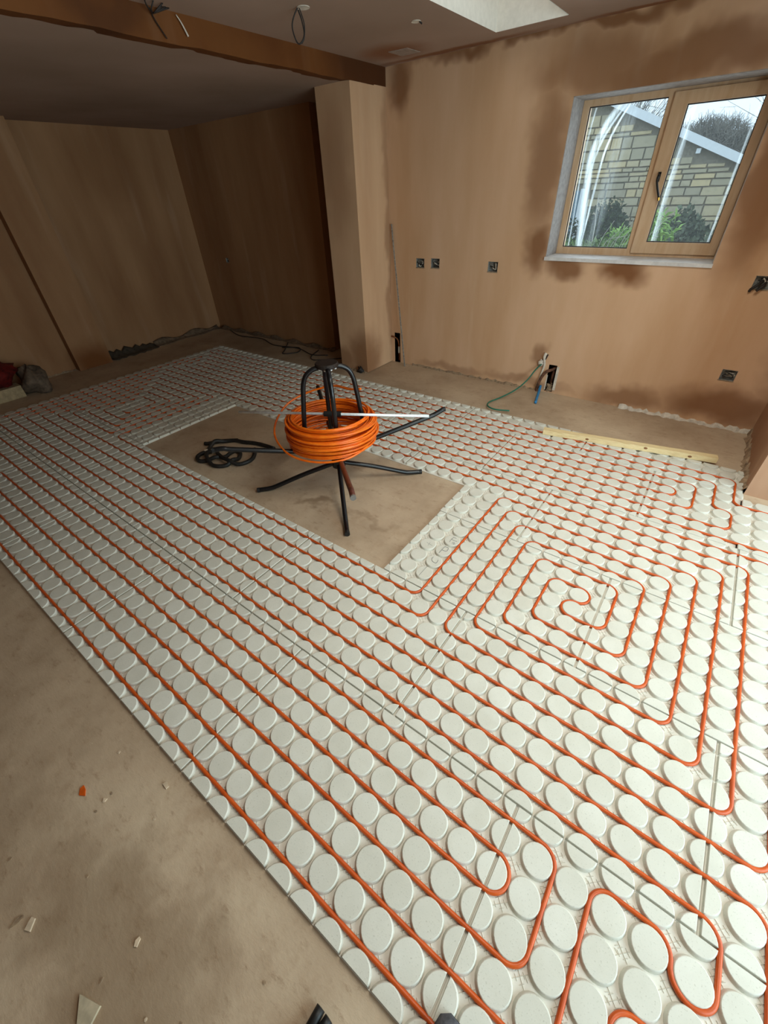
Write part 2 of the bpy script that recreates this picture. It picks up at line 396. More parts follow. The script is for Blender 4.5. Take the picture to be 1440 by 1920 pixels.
wf = B(); rect_wall(wf, 'y', FY0, FY0-.2, (FX0, FX1), (0, 2.75)); struct('wall_front', wf, 'plaster_back')
wx = B(); rect_wall(wx, 'x', 3.1, 3.4, (FY0, 3.3), (0, 2.75), [(-.35, 2.65, .02, 2.12)]); struct('wall_door', wx, 'plaster_return')
df_ = B()
for q in ((-.35, -.27, .02, 2.12), (2.57, 2.65, .02, 2.12), (-.35, 2.65, 2.05, 2.12), (1.11, 1.19, .02, 2.12)): df_.box((3.2, q[0], q[2]), (3.27, q[1], q[3]))
struct('door_1', df_, 'white_paint')
# ceilings with the roof-light well, beam face
WELL = (-.865, -.385, 2.3, 3.785); ADDED_WELL = (.55, 1.45, .90, 2.60)  # second well is out of view, added to hold the overhead fill lamp
cc = B(); rect_wall(cc, 'z', CH, CH+.14, (-1.985, 3.4), (FY0, 4.34), [WELL, ADDED_WELL])
struct('ceiling', cc, 'ceiling', 'grey brown plasterboard ceiling with a damp corner')
for nm_, W_, lb_ in (('trim_1', WELL, 'white lined roof light well in the ceiling'), ('trim_9', ADDED_WELL, 'white lined unseen well added for the overhead fill light')):
    x0, x1, y0, y1 = W_[0]+.003, W_[1]-.003, W_[2]+.003, W_[3]-.003; wl = B(); zb_ = CH-.001
    wl.add([(x0, y0, zb_), (x0, y1, zb_), (x0, y1, 2.9), (x0, y0, 2.9), (x1, y0, zb_), (x1, y1, zb_), (x1, y1, 2.9), (x1, y0, 2.9)], [(0, 1, 2, 3), (5, 4, 7, 6), (1, 5, 6, 2), (4, 0, 3, 7), (3, 2, 6, 7)])
    struct(nm_, wl, 'well', lb_)
struct('ceiling_low', B().box((-5.6, FY0, CL), (-1.96, 4.34, CL+.2)), 'ceiling_low', 'dark lowered ceiling beyond the beam')
bm = B(); nb = 60
for k in range(nb+1):
    y = FY0 + (4.1-FY0)*k/nb; w1 = -.004+.0025*math.sin(y*9)+.0015*math.sin(y*23+1); 
    bm.v += [(-1.936+w1*.6, y, CL-.002+w1), (-1.936+w1*.4, y, CH+.01), (-2.1, y, CL+.003)]
for k in range(nb): a = k*3; bm.f += [(a, a+3, a+4, a+1), (a+2, a+5, a+3, a)]
struct('trim_2', bm, 'plaster_beam', 'orange brown damp beam face across the ceiling step')
# cracked board joint and drip on the beam
b = B()
b.tube(catmull([(-1.925, 1.93, CH-.01), (-1.926, 1.945, CH-.05), (-1.925, 1.99, CL+.005)], 4), .0035, 5)
struct('trim_3', b, 'dark_void', 'dark crack in the beam plaster')

# ------------------------------------------------------------------ window
win = bpy.data.objects.new('window_1', None); COL.objects.link(win); win.location = (.24, 4.24, 1.1); win['kind'] = 'structure'; win['label'] = 'two-light oak effect window with a dark handle'
def wp(name, b, mat, parent=win, smooth=False):
    me = b.mesh(name); me.transform(Matrix.Translation((-.24, -4.24, -1.1))); return link(name, me, mat, parent, smooth)
JY = 4.24
x0, x1, z0, z1 = WIN
zz = lambda z: z*.1+TOP
fr_ = B(); rect_wall(fr_, 'y', JY, JY+.07, (x0+.005, x1-.005), (z0+.0, z1), [(-.293, .214, zz(11.44), zz(20.0)), (.262, .800, zz(11.22), zz(20.12))])
frame = wp('window_frame', fr_, 'oak')
sa = B(); rect_wall(sa, 'y', JY-.018, JY+.045, (.250, .806), (zz(11.20), zz(20.16)), [(.338, .753, zz(11.92), zz(19.53))]); sash = wp('sash', sa, 'oak')
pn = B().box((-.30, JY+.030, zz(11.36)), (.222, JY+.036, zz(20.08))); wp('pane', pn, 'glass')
pn = B().box((.33, JY+.014, zz(11.84)), (.76, JY+.020, zz(19.6))); wp('pane', pn, 'glass')
g = B(); 
for (a0, a1, c0, c1, yy) in ((-.293, .214, zz(11.44), zz(20.0), JY+.02), (.338, .753, zz(11.92), zz(19.53), JY+.004)):
    rect_wall(g, 'y', yy, yy+.01, (a0, a1), (c0, c1), [(a0+.006, a1-.006, c0+.006, c1-.006)])
wp('gasket', g, 'gasket')
h = B(); h.box((.288, JY-.030, zz(15.55)), (.306, JY-.018, zz(16.1))); h.tube(catmull([(.297, JY-.03, zz(15.95)), (.297, JY-.055, zz(15.9)), (.302, JY-.06, zz(15.5)), (.34, JY-.055, zz(14.65))], 5), .007, 8)
hd = wp('handle', h, 'black_steel', smooth=True)
h = B(); h.tube([(.340, JY-.055, zz(14.66)), (.344, JY-.0545, zz(14.48))], .009, 8); wp('handle_tip', h, 'brass')
sl = B(); sl.box((x0-.004, 3.985, z0-.022), (x1+.004, JY, z0+.002)); struct('trim_4', sl, 'sill', 'white paint-chipped window board')
rv = B(); e = .004
rv.box((x0-.001, 4.002, z0), (x0+e, JY, z1)); rv.box((x1-e, 4.002, z0), (x1+.001, JY, z1)); rv.box((x0, 4.002, z1-e), (x1, JY, z1+.001))
struct('trim_5', rv, 'reveal', 'grey plastered window reveal')

# ------------------------------------------------------------------ stud panels
I0, I1, JMAX = -43.5, 19.0, 33.0
CUT = (-25.0, 0.0, 12.0, 21.45)
RET = (14.95, 99, 29.35, 99)
RS, N_C = .440, 24
def sub_rect(r, c):
    """rect minus rect -> list of rects (i0,i1,j0,j1)"""
    a0, a1, b0, b1 = r; c0, c1, d0, d1 = c
    if c1 <= a0 or c0 >= a1 or d1 <= b0 or d0 >= b1: return [r]
    out = []
    if c0 > a0: out.append((a0, c0, b0, b1))
    if c1 < a1: out.append((c1, a1, b0, b1))
    m0, m1 = max(a0, c0), min(a1, c1)
    if d0 > b0: out.append((m0, m1, b0, d0))
    if d1 < b1: out.append((m0, m1, d1, b1))
    return [q for q in out if q[1]-q[0] > .2 and q[3]-q[2] > .2]
disc_cache = {}
def disc_mesh(cl_):
    key = tuple(round(x, 2) for x in cl_)
    if key in disc_cache: return disc_cache[key]
    a0, a1, b0, b1 = key
    def ring(r, ins):
        return [(min(max(r*math.cos(2*math.pi*q/N_C), a0+ins), a1-ins), min(max(r*math.sin(2*math.pi*q/N_C), b0+ins), b1-ins)) for q in range(N_C)]
    rings = [(ring(.488, 0), -.147), (ring(.455, .0), -.045), (ring(RS-.004, .003), -.004), (ring(RS-.022, .012), 0.0)]
    keep = []
    base = rings[0][0]
    for q in range(N_C):
        if not keep or abs(base[q][0]-base[keep[-1]][0])+abs(base[q][1]-base[keep[-1]][1]) > 1e-4: keep.append(q)
    if len(keep) > 1 and abs(base[keep[0]][0]-base[keep[-1]][0])+abs(base[keep[0]][1]-base[keep[-1]][1]) < 1e-4: keep.pop()
    n = len(keep); v = []; f = []
    for rg, z in rings: v += [(rg[q][0]*.1, rg[q][1]*.1, z*.1) for q in keep]
    for k in range(len(rings)-1):
        for q in range(n): f.append((k*n+q, k*n+(q+1) % n, (k+1)*n+(q+1) % n, (k+1)*n+q))
    f.append(tuple((len(rings)-1)*n+q for q in range(n)))
    bb = B(); bb.add(v, f); me = bb.mesh('stud'); me.materials.append(M['panel'])
    for p in me.polygons[:-1]: p.use_smooth = True
    disc_cache[key] = me; return me
def lattice(cells):
    bb = B(); r = .009
    for (i, j, s) in cells:
        rnd = random.Random(int(i*31+j*977))
        segs = [((.15, .15), (-.15, -.15)), ((-.15, .15), (.15, -.15))]
        for ux, uy in ((1, 1), (1, -1), (-1, 1), (-1, -1)):
            segs.append(((ux*.13, uy*.04), (ux*.04, uy*.13)))
            if rnd.random() < .6: segs.append(((ux*.20, uy*.02), (ux*.10, uy*.10)))
        for (ax, ay), (bx_, by_) in segs:
            jx, jy = rnd.uniform(-.02, .02), rnd.uniform(-.02, .02)
            A = Vector((i+ax+jx, j+ay+jy)); Bv = Vector((i+bx_+jx, j+by_+jy)); d = (Bv-A).normalized(); nn = Vector((-d.y, d.x))*r
            pts = [A-nn, A+nn, Bv+nn, Bv-nn]; v = [(p.x*.1, p.y*.1, -.0144) for p in pts] + [((A.x)*.1, A.y*.1, -.0122), (Bv.x*.1, Bv.y*.1, -.0122)]
            bb.add(v, [(0, 4, 5, 3), (1, 2, 5, 4), (0, 1, 4), (3, 5, 2)])
    return bb
ROWTXT = ['in outermost row by bare near floor', 'in second row from bare near floor', 'in row of the lettered studs', 'in row beyond the bare rectangle', 'in row next to the cut strip', 'in cut strip by window wall']
ORD = ['first', 'second', 'third', 'fourth', 'fifth', 'sixth', 'seventh', 'eighth']
rj = random.Random(3)
for k in range(6):
    j0, j1 = 6*k, min(6*k+6, JMAX)
    seams = [x for x in range(-50, 40, 10)] if k % 2 == 0 else [x for x in range(-55, 40, 10)]
    row = []
    for s0 in seams:
        r = (max(s0, I0), min(s0+10, I1), j0, j1)
        if r[1]-r[0] < .5: continue
        rs = [r]
        for c in (CUT, RET):
            nr = []
            for q in rs: nr += sub_rect(q, c)
            rs = nr
        # disconnected leftovers become separate panels
        comps = []
        for q in rs:
            hit = [c for c in comps if any(not (q[1] < w[0]-.01 or q[0] > w[1]+.01 or q[3] < w[2]-.01 or q[2] > w[3]+.01) for w in c)]
            new = [q]
            for c in hit: new += c; comps.remove(c)
            comps.append(new)
        row += [c for c in comps]
    row.sort(key=lambda c: -max(w[1] for w in c))
    for n_, comp in enumerate(row):
        ci = min(w[0] for w in comp); cj = min(w[2] for w in comp); hi = max(w[1] for w in comp)
        near = hi > -12
        gi = rj.uniform(.045, .065) if near else .03; gj = .028
        # inset only outer edges of the component's own rectangles
        def outer(w):
            a0, a1, b0, b1 = w
            def shared(edge, val, lo, hi_):
                for o_ in comp:
                    if o_ is w: continue
                    if edge == 'l' and abs(o_[1]-val) < .01 and o_[3] > lo+.01 and o_[2] < hi_-.01: return True
                    if edge == 'r' and abs(o_[0]-val) < .01 and o_[3] > lo+.01 and o_[2] < hi_-.01: return True
                    if edge == 'b' and abs(o_[3]-val) < .01 and o_[1] > lo+.01 and o_[0] < hi_-.01: return True
                    if edge == 't' and abs(o_[2]-val) < .01 and o_[1] > lo+.01 and o_[0] < hi_-.01: return True
                return False
            return (a0 + (0 if shared('l', a0, b0, b1) else gi), a1 - (0 if shared('r', a1, b0, b1) else gi), b0 + (0 if shared('b', b0, a0, a1) else gj), b1 - (0 if shared('t', b1, a0, a1) else gj))
        ins = [outer(w) for w in comp]
        root = thing('stud_panel', 'white stud panel ' + ROWTXT[k] + ', ' + ORD[min(n_, 7)] + ' from camera end', 'floor panel', (ci*.1, cj*.1, 0), 'white stud panels laid over the slab')
        bb = B()
        for (a0, a1, b0, b1) in [(q_[0]-(gi-.004), q_[1]+(gi-.004), q_[2]-(gj-.004), q_[3]+(gj-.004)) for q_ in ins]: bb.box(((a0-ci)*.1, (b0-cj)*.1, .0), ((a1-ci)*.1, (b1-cj)*.1, .0036))
        obj('base_board', bb, 'panel_base', root)
        cells = []
        def inside(x, y, e=0): return any(w[0]-e <= x <= w[1]+e and w[2]-e <= y <= w[3]+e for w in ins)
        for i in range(int(math.floor(ci)), int(math.ceil(hi))+1):
            for j in range(j0, int(math.ceil(j1))+1):
                pts = [(i+.488*math.cos(2*math.pi*q/N_C), j+.488*math.sin(2*math.pi*q/N_C)) for q in range(N_C)]
                if all(inside(x, y, .002) for x, y in pts): clip = (-1, 1, -1, 1)
                else:
                    best = None
                    for w in ins:
                        c = (max(-.488, w[0]-i), min(.488, w[1]-i), max(-.488, w[2]-j), min(.488, w[3]-j))
                        if c[1]-c[0] > .12 and c[3]-c[2] > .12:
                            ar = (c[1]-c[0])*(c[3]-c[2])
                            if best is None or ar > best[0]: best = (ar, c)
                    if best is None: continue
                    clip = best[1]
                # nothing right at a corner that the round never reaches
                dx = max(clip[0], 0, -clip[1]); dy = max(clip[2], 0, -clip[3])
                if math.hypot(dx, dy) > .36: continue
                d = bpy.data.objects.new('stud', disc_mesh(clip)); COL.objects.link(d); d.parent = root
                d.location = ((i-ci)*.1, (j-cj)*.1, TOP - (.0 if not near else rj.uniform(0, .0007)))
                if near and i < 19 and inside(i+.5+.15, j+.5+.15) and inside(i+.5-.15, j+.5-.15): cells.append((i+.5-ci, j+.5-cj, 1))
        if cells:
            lt = obj('web_ribs', lattice(cells), 'panel_base', root, loc=(0, 0, TOP)); lt['kind'] = 'stuff'
# pencilled letters on three studs
def mark(name, label, strokes):
    bb = B()
    for st in strokes:
        pts = [(i*.1, j*.1, TOP+.0006) for i, j in (catmull([(a, c, 0) for a, c in st], 4) if len(st) > 2 else [(a, c, 0) for a, c in st]) for i, j in [(i, j)]] if False else None
        path = catmull([(a*.1, c*.1, TOP+.0003) for a, c in st], 4) if len(st) > 2 else [(a*.1, c*.1, TOP+.0003) for a, c in st]
        bb.tube(path, .0011, 5)
    tag(obj(name, bb, 'pencil'), label, 'pencil mark', 'pencilled letters on the studs')
mark('pencil_letter', 'pencilled letter F with a small 2 on a white stud', [[(1.958, 16.276), (1.936, 16.055), (1.932, 15.779)], [(1.906, 16.057), (2.066, 16.028), (2.278, 16.059)], [(1.95, 16.262), (2.12, 16.273)], [(2.111, 15.766), (2.122, 15.85), (2.202, 15.886), (2.213, 15.813), (2.199, 15.737), (2.293, 15.823)]])
mark('pencil_letter', 'pencilled letter P on a white stud', [[(1.929, 15.331), (1.912, 15.015), (1.905, 14.688)], [(1.947, 15.3), (2.116, 15.327), (2.191, 15.161), (2.156, 15.009), (1.93, 14.989)]])
mark('pencil_letter', 'pencilled letter U on a white stud', [[(1.813, 14.234), (1.819, 14.084), (1.932, 13.935), (2.148, 13.901), (2.184, 14.026), (2.15, 14.187)]])
def scribe(name, label, strokes):
    bb = B()
    for st in strokes: bb.tube([(a*.1, c*.1, TOP) for a, c in st], .0008, 4)
    tag(obj(name, bb, 'pencil'), label, 'pencil mark')
scribe('pencil_line', 'thin pencil line across the stud below the letter U', [[(1.906, 13.42), (1.893, 12.62)]])
scribe('pencil_cross', 'faint pencil cross on a stud beside the letter P', [[(.877, 15.041), (1.303, 14.972)], [(1.045, 15.154), (1.077, 14.863)]])

# ------------------------------------------------------------------ heating pipe circuits
def pipe_path(corners, rad=.5):
    out = []; n = len(corners)
    for k, (a, b) in enumerate(corners):
        if k in (0, n-1): out.append((a, b)); continue
        p, q = corners[k-1], corners[k+1]
        d0 = Vector((p[0]-a, p[1]-b)); d1 = Vector((q[0]-a, q[1]-b)); L0, L1 = d0.length, d1.length
        r = min(rad, L0/2, L1/2); d0.normalize(); d1.normalize(); c = Vector((a, b)) + (d0+d1)*r
        s = Vector((a, b))+d0*r; e = Vector((a, b))+d1*r; a0 = math.atan2(s.y-c.y, s.x-c.x); a1 = math.atan2(e.y-c.y, e.x-c.x)
        da = (a1-a0+math.pi) % (2*math.pi) - math.pi
        for t in range(9): th = a0+da*t/8; out.append((c.x+r*math.cos(th), c.y+r*math.sin(th)))
    return out
def pipe(name, label, corners, seed):
    rnd = random.Random(seed); P = pipe_path(corners); pts = []
    for k in range(len(P)-1):
        (a, b), (c, d) = P[k], P[k+1]; L = math.hypot(c-a, d-b)
        if L < 1e-4: continue
        n = max(1, int(L/2.0))
        for q in range(n):
            t = q/n; w = .012 if (q and L > 2) else 0
            pts.append(((a+(c-a)*t+rnd.uniform(-w, w))*.1, (b+(d-b)*t+rnd.uniform(-w, w))*.1, TOP-.0072+rnd.uniform(-.0004, .0006)))
    pts.append((P[-1][0]*.1, P[-1][1]*.1, TOP-.0072))
    bb = B(); bb.tube(pts, .0070, 8)
    return tag(obj(name, bb, 'pipe', smooth=True), label, 'pipe', 'orange heating pipes clipped between the studs')
A = [(-33.4, 14.5), (-32.5, 14.5), (-32.5, 17.5), (-35.5, 17.5), (-35.5, 13.5), (-31.5, 13.5), (-31.5, 18.5), (-36.5, 18.5), (-36.5, 12.5), (-30.5, 12.5), (-30.5, 19.5), (-37.5, 19.5), (-37.5, 11.5), (-29.5, 11.5), (-29.5, 20.5), (-38.5, 20.5), (-38.5, 10.5),
     (3.5, 10.5), (3.5, 20.5), (13.5, 20.5), (13.5, 11.5), (5.5, 11.5), (5.5, 18.5), (11.5, 18.5), (11.5, 13.5), (7.5, 13.5), (7.5, 16.5), (9.5, 16.5), (9.5, 15.5), (8.5, 15.5), (8.5, 14.5), (10.5, 14.5), (10.5, 17.5), (6.5, 17.5), (6.5, 12.5), (12.5, 12.5), (12.5, 19.5), (4.5, 19.5), (4.5, 10.5), (14.5, 10.5), (14.5, 21.5), (2.5, 21.5), (2.5, 11.5),
     (-28.5, 11.5), (-28.5, 21.5), (-39.5, 21.5), (-39.5, 9.5), (15.5, 9.5), (15.5, 22.5), (-40.5, 22.5), (-40.5, 8.5), (16.5, 8.5), (16.5, 23.5), (-41.5, 23.5), (-41.5, 7.5), (16.5, 7.5), (16.5, 1.5)]
pipe('heating_pipe', 'orange heating pipe winding into the square spiral beside the lettered studs', A, 1)
Bp = [(-42.5, 27.5), (-42.5, 6.5), (15.5, 6.5), (15.5, 4.5), (14.5, 4.5), (14.5, 5.5), (12.5, 5.5), (12.5, 1.5), (-35.5, 1.5), (-35.5, 4.5), (10.5, 4.5), (10.5, 3.5), (-30.5, 3.5), (-30.5, 2.5), (11.5, 2.5), (11.5, 5.5), (-38.5, 5.5), (-38.5, .5), (13.5, .5), (13.5, 3.5), (18.5, 3.5)]
pipe('heating_pipe', 'orange heating pipe in long runs beside the bare near-left floor with hairpin turns', Bp, 2)
Cp = [(17.5, 3.5+5), (17.5, 24.5), (-41.5, 24.5), (-41.5, 29.5), (12.5, 29.5), (12.5, 26.5), (-39.5, 26.5), (-39.5, 27.5), (11.5, 27.5), (11.5, 28.5), (-40.5, 28.5), (-40.5, 25.5), (14.5, 25.5), (14.5, 27.5), (13.5, 27.5), (13.5, 30.5), (-42.5, 30.5), (-42.5, 31.5), (14.5, 31.5), (14.5, 28.5), (18.5, 28.5)]
pipe('heating_pipe', 'orange heating pipe in straight runs along the window wall side', Cp, 3)

# ------------------------------------------------------------------ decoiler stand and coil
SC = (-.745, 1.71, 0.0)
stand = thing('pipe_decoiler', 'black tubular pipe decoiler stand holding an orange coil', 'decoiler', SC)
def pol(r, az, z): a = math.radians(az); return (r*.1*math.cos(a), r*.1*math.sin(a), z*.1+TOP)
TR = .0155
for az in (-135, -45, 45, 135):
    bb = B(); bb.tube(catmull([pol(0, az, 1.55), pol(2.4, az, .85), pol(4.35, az, .16), pol(4.9, az, .02), pol(5.65, az, -.02)], 6), TR, 10)
    lg = obj('leg', bb, 'black_steel', stand, True)
    bb = B(); bb.tube([pol(5.6, az, -.02), pol(5.78, az, -.02)], TR*1.08, 10); obj('foot_cap', bb, 'black_plastic', lg)
bb = B(); bb.lathe([(.03, .13), (.045, .14), (.045, .19), (.035, .20), (.035, .225), (.06, .23), (.06, .25), (.03, .26)], 16); obj('hub', bb, 'black_steel', stand)
for az, tip in ((-127, 3.92), (52, 4.15), (142, 3.95), (-41, 3.85)):
    bb = B(); bb.tube(catmull([pol(.3, az, 2.3), pol(3, az, 2.93), pol(6.3, az, 3.72), pol(6.9, az, 3.9), pol(7.45, az, tip)], 6), TR, 10)
    ar = obj('arm', bb, 'brown_reflect_steel' if az == -41 else 'black_steel', stand, True)
    bb = B(); bb.tube([pol(7.40, az, tip-.012), pol(7.56, az, tip)], TR*1.05, 10); obj('arm_cap', bb, 'grey_cap' if az == -41 else 'black_plastic', ar)
for az, rb, rb2 in ((-127, 1.85, 2.0), (52, 1.85, 2.0), (142, 1.85, 2.0), (-41, 1.45, 1.25)):
    bb = B(); bb.tube(catmull([pol(.45, az, 7.95), pol(.85, az, 7.88), pol(1.25, az, 7.62), pol(1.48, az, 7.15), pol(1.6, az, 6.5), pol(rb, az, 4.5), pol(rb2, az, 2.56)], 7), TR*.95, 10)
    obj('upright', bb, 'black_steel', stand, True)
bb = B(); bb.lathe([(.064, .795+TOP), (.068, .800+TOP), (.068, .815+TOP), (.064, .82+TOP)], 24); obj('top_plate', bb, 'plate', stand)
for az in (-100, -60, -20, -140, 20, 70):
    x, y, z = pol(.52, az, 7.85); bb = B(); bb.lathe([(.006, 0), (.0075, .004), (.0075, .012), (.004, .014)], 8, (x, y, z)); obj('bolt', bb, 'bright_steel', stand)
bb = B(); bb.tube([(0, 0, .25), (0, 0, .50+TOP)], .012, 10); obj('post', bb, 'galv', stand)
bb = B(); a0 = 29.0; bb.tube([pol(-.55, a0, 5), pol(.55, a0, 5)], .017, 12); bb.tube([(0, 0, .44), (0, 0, .52)], .018, 10); obj('rod_collar', bb, 'black_plastic', stand)
bb = B(); bb.tube([pol(-6.2, a0, 5.0), pol(6.0, a0, 5.0)], .0085, 12); obj('cross_rod', bb, 'bright_steel', stand, True)
# coil: one continuous pipe
rc = random.Random(11); pts = []
cxo, cyo = -.065, .035
layers = []
turns = 44; seg = 40; zb, zt = 2.82, 4.62
ph = rc.uniform(0, 6); r_prev = 2.8
prevt = (2.8, 3.1, 0, 0)
seq = []
for t in range(turns):
    if t == 0: seq.append((2.5, 2.75))
    else:
        lay = t % 3; u = (t//3)/(turns/3-1)
        seq.append((2.30+.25*lay+.12*rc.uniform(-1, 1) + .18*math.sin(u*3.1), zb+(zt-zb)*u + rc.uniform(-.06, .06)))
tl = [(rc.uniform(-.10, .10), rc.uniform(-.10, .10), rc.uniform(-.12, .12), rc.uniform(-.12, .12)) for _ in range(turns+1)]
seq.append(seq[-1])
for t in range(turns):
    for q in range(seg):
        u = q/seg; s_ = u*u*(3-2*u); r = seq[t][0]*(1-s_)+seq[t+1][0]*s_; z = seq[t][1]*(1-s_)+seq[t+1][1]*s_
        k = [tl[t][w]*(1-s_)+tl[t+1][w]*s_ for w in range(4)]; a = 2*math.pi*u
        x, y = r*math.cos(a)+k[0], r*math.sin(a)+k[1]
        # the pile leans: a little higher on the camera side
        zz_ = z + (k[2]*math.cos(a)+k[3]*math.sin(a)) + .05*(x*.62-y*.78)
        pts.append((x*.1+cxo, y*.1+cyo, zz_*.1+TOP))
# loose outer turn and free tail
last = pts[-1]; endr = [(2.9, 0, 4.7), (3.1, 60, 4.65), (3.1, 120, 4.6), (3.3, 165, 4.4), (3.75, 205, 4.05), (3.7, 235, 3.5), (3.45, 275, 3.15), (3.25, 320, 3.05)]
coil = thing('pipe_coil', 'bright orange coil of plastic pipe hung on the black decoiler', 'pipe coil', SC)
bb = B(); bb.tube(pts, .0068, 6); obj('coil_turns', bb, 'coil', coil, True)
def cp(r, az, z): a = math.radians(az); return (r*.1*math.cos(a)+cxo, r*.1*math.sin(a)+cyo, z*.1+TOP)
tail = catmull([cp(2.75, 30, 3.5), cp(2.85, 0, 3.15), cp(2.95, -30, 2.95), cp(3.0, -60, 2.9), cp(3.15, -90, 2.95), cp(3.4, -115, 3.15), cp(3.75, -140, 3.5), cp(3.9, -160, 4.0), cp(3.8, 180, 4.6), cp(3.4, 155, 5.05), cp(2.7, 125, 5.5), cp(2.05, 90, 5.65), cp(2.3, 62, 5.9)], 8)
bb = B(); bb.tube(tail, .0068, 8); obj('loose_tail', bb, 'coil', coil, True)

# ------------------------------------------------------------------ black hose beside the stand
def floorpath(pts, z=.016): return catmull([(a*.1, b_*.1, z + (c if len(q) > 2 else 0)) for q in pts for a, b_, c in [(q[0], q[1], q[2] if len(q) > 2 else 0)]], 6)
hose = thing('black_hose', 'black rubber hose lying in loops on bare concrete by the stand arm', 'hose', (-1.75, 1.5, 0))
hp = [(-15.0, 17.6), (-15.95, 17.54), (-17.08, 17.33), (-18.03, 16.95), (-18.88, 16.72), (-19.5, 16.15), (-19.75, 15.5, .025), (-19.65, 14.83), (-19.3, 14.3), (-19.35, 13.78), (-19.1, 13.3), (-18.5, 13.1), (-18.05, 13.4), (-17.55, 13.95, .022), (-17.3, 14.6), (-17.45, 15.25), (-17.35, 15.7), (-16.72, 15.6), (-16.2, 15.0), (-16.1, 14.4, .02), (-16.14, 13.9), (-16.55, 13.45), (-17.2, 13.3), (-17.95, 13.5, .022), (-18.75, 14.0, .02), (-18.9, 14.6), (-18.5, 14.8, .02), (-18.0, 14.45, .022), (-17.13, 14.22, .024), (-16.2, 14.2, .024), (-15.55, 14.44), (-15.2, 15.0), (-15.25, 15.6), (-15.65, 16.15), (-16.3, 16.7)]
bb = B(); bb.tube([(x+1.75, y-1.5, z) for x, y, z in floorpath(hp)], .0155, 10); obj('hose_body', bb, 'rubber', hose, True)
bb = B(); bb.tube([(x+1.75, y-1.5, z) for x, y, z in floorpath([(-20.6, 15.0), (-20.3, 15.2), (-20.05, 15.72), (-19.47, 16.3), (-18.7, 16.9)])], .0155, 10); obj('hose_end', bb, 'rubber', hose, True)
for (a, b_) in ((-19.28, 14.28), (-18.86, 14.62)):
    bb = B(); bb.tube([(a*.1+1.75-.008, b_*.1-1.5-.01, .016), (a*.1+1.75+.008, b_*.1-1.5+.01, .018)], .0185, 10); obj('tape_band', bb, 'white_tape', hose)

# ------------------------------------------------------------------ timber batten
p0, p1 = Vector(U(1.75, 31.3)), Vector(U(13.2, 33.45)); d = (p1-p0); L = d.length; ang = math.atan2(d.y, d.x)
bat = thing('timber_batten', 'pale pine batten lying along the mat edge by the window wall', 'timber', (p0.x, p0.y, TOP)); bat.rotation_euler = (0, 0, ang)
bb = B(); bb.box((0, -.026, .0015), (L, .026, .0405)); bo = obj('batten_body', bb, 'timber', bat)
for t, zz2 in ((.28, .022), (.62, .028), (.86, .02)):
    bb = B(); bb.blob((L*t, -.0262, zz2), (.013, .0012, .008), .1, int(t*100), 8, 6); obj('knot', bb, 'knot', bat)
bb = B(); bb.box((L*.02, .01, .0404), (L*.98, .012, .0412)); obj('arris', bb, 'timber', bat)

# ------------------------------------------------------------------ wall boxes, pipes, wires
def socket(i, z, w, h, label, seed, y=4.0, dep=.045):
    cxs, czs = i*.1, z*.1+TOP
    t = thing('socket_box', label, 'socket box', (cxs, y, czs), 'open socket boxes let into the plaster')
    e = .0015; bb = B(); w2, h2 = w/2-e, h/2-e; th = .0012
    bb.box((-w2, .0, -h2), (-w2+th, dep, h2)); bb.box((w2-th, 0, -h2), (w2, dep, h2)); bb.box((-w2, 0, -h2), (w2, dep, -h2+th)); bb.box((-w2, 0, h2-th), (w2, dep, h2)); bb.box((-w2, dep-th, -h2), (w2, dep, h2))
    obj('back_box', bb, 'galv', t)
    rn = random.Random(seed)
    for q in range(3):
        pts_ = [(rn.uniform(-w2*.5, w2*.5), dep-.004, rn.uniform(-h2*.6, h2*.6)) if k == 0 else (rn.uniform(-w2*.75, w2*.75), .005+rn.uniform(0, .02), rn.uniform(-h2*.75, h2*.75)) for k in range(5)]
        bb = B(); bb.tube(catmull(pts_, 5), .004, 6); obj('cable', bb, ['cable_grey', 'cable_dark', 'white_tape'][q], t, True)
    bb = B(); bb.box((-w2-.006, -.001, -h2-.008), (w2+.004, .001, -h2)); obj('chipped_edge', bb, 'mortar', t)
    return t
socket(*SOCK[0], .095, .08, 'open metal socket box, left of the paired two near the column', 1)
socket(*SOCK[1], .095, .08, 'open metal socket box, right of the paired two near the column', 2)
socket(*SOCK[2], .095, .08, 'single open metal socket box left of the window below sill height', 3)
socket(*SOCK[3], .095, .08, 'open socket box at the right edge of the photo near sill height', 4)
socket(*SOCK[4], .095, .08, 'low open socket box right of the window above the floor', 5)
socket(-46.9, 9.05, .06, .055, 'small open socket box in the dim alcove wall', 6, 3.975, .04)
t = thing('pulled_cables', 'dark cable ends hanging out of the box at the right edge', 'cable', (1.142, 4.0, 1.018))
for q, pp in enumerate(([(0, .01, .01), (-.02, -.02, -.01), (-.045, -.025, -.035), (-.05, -.012, -.05)], [(.02, .01, .0), (.01, -.025, -.015), (-.015, -.03, -.045)])):
    bb = B(); bb.tube(catmull(pp, 5), .009, 7); obj('cable', bb, 'cable_dark', t, True)
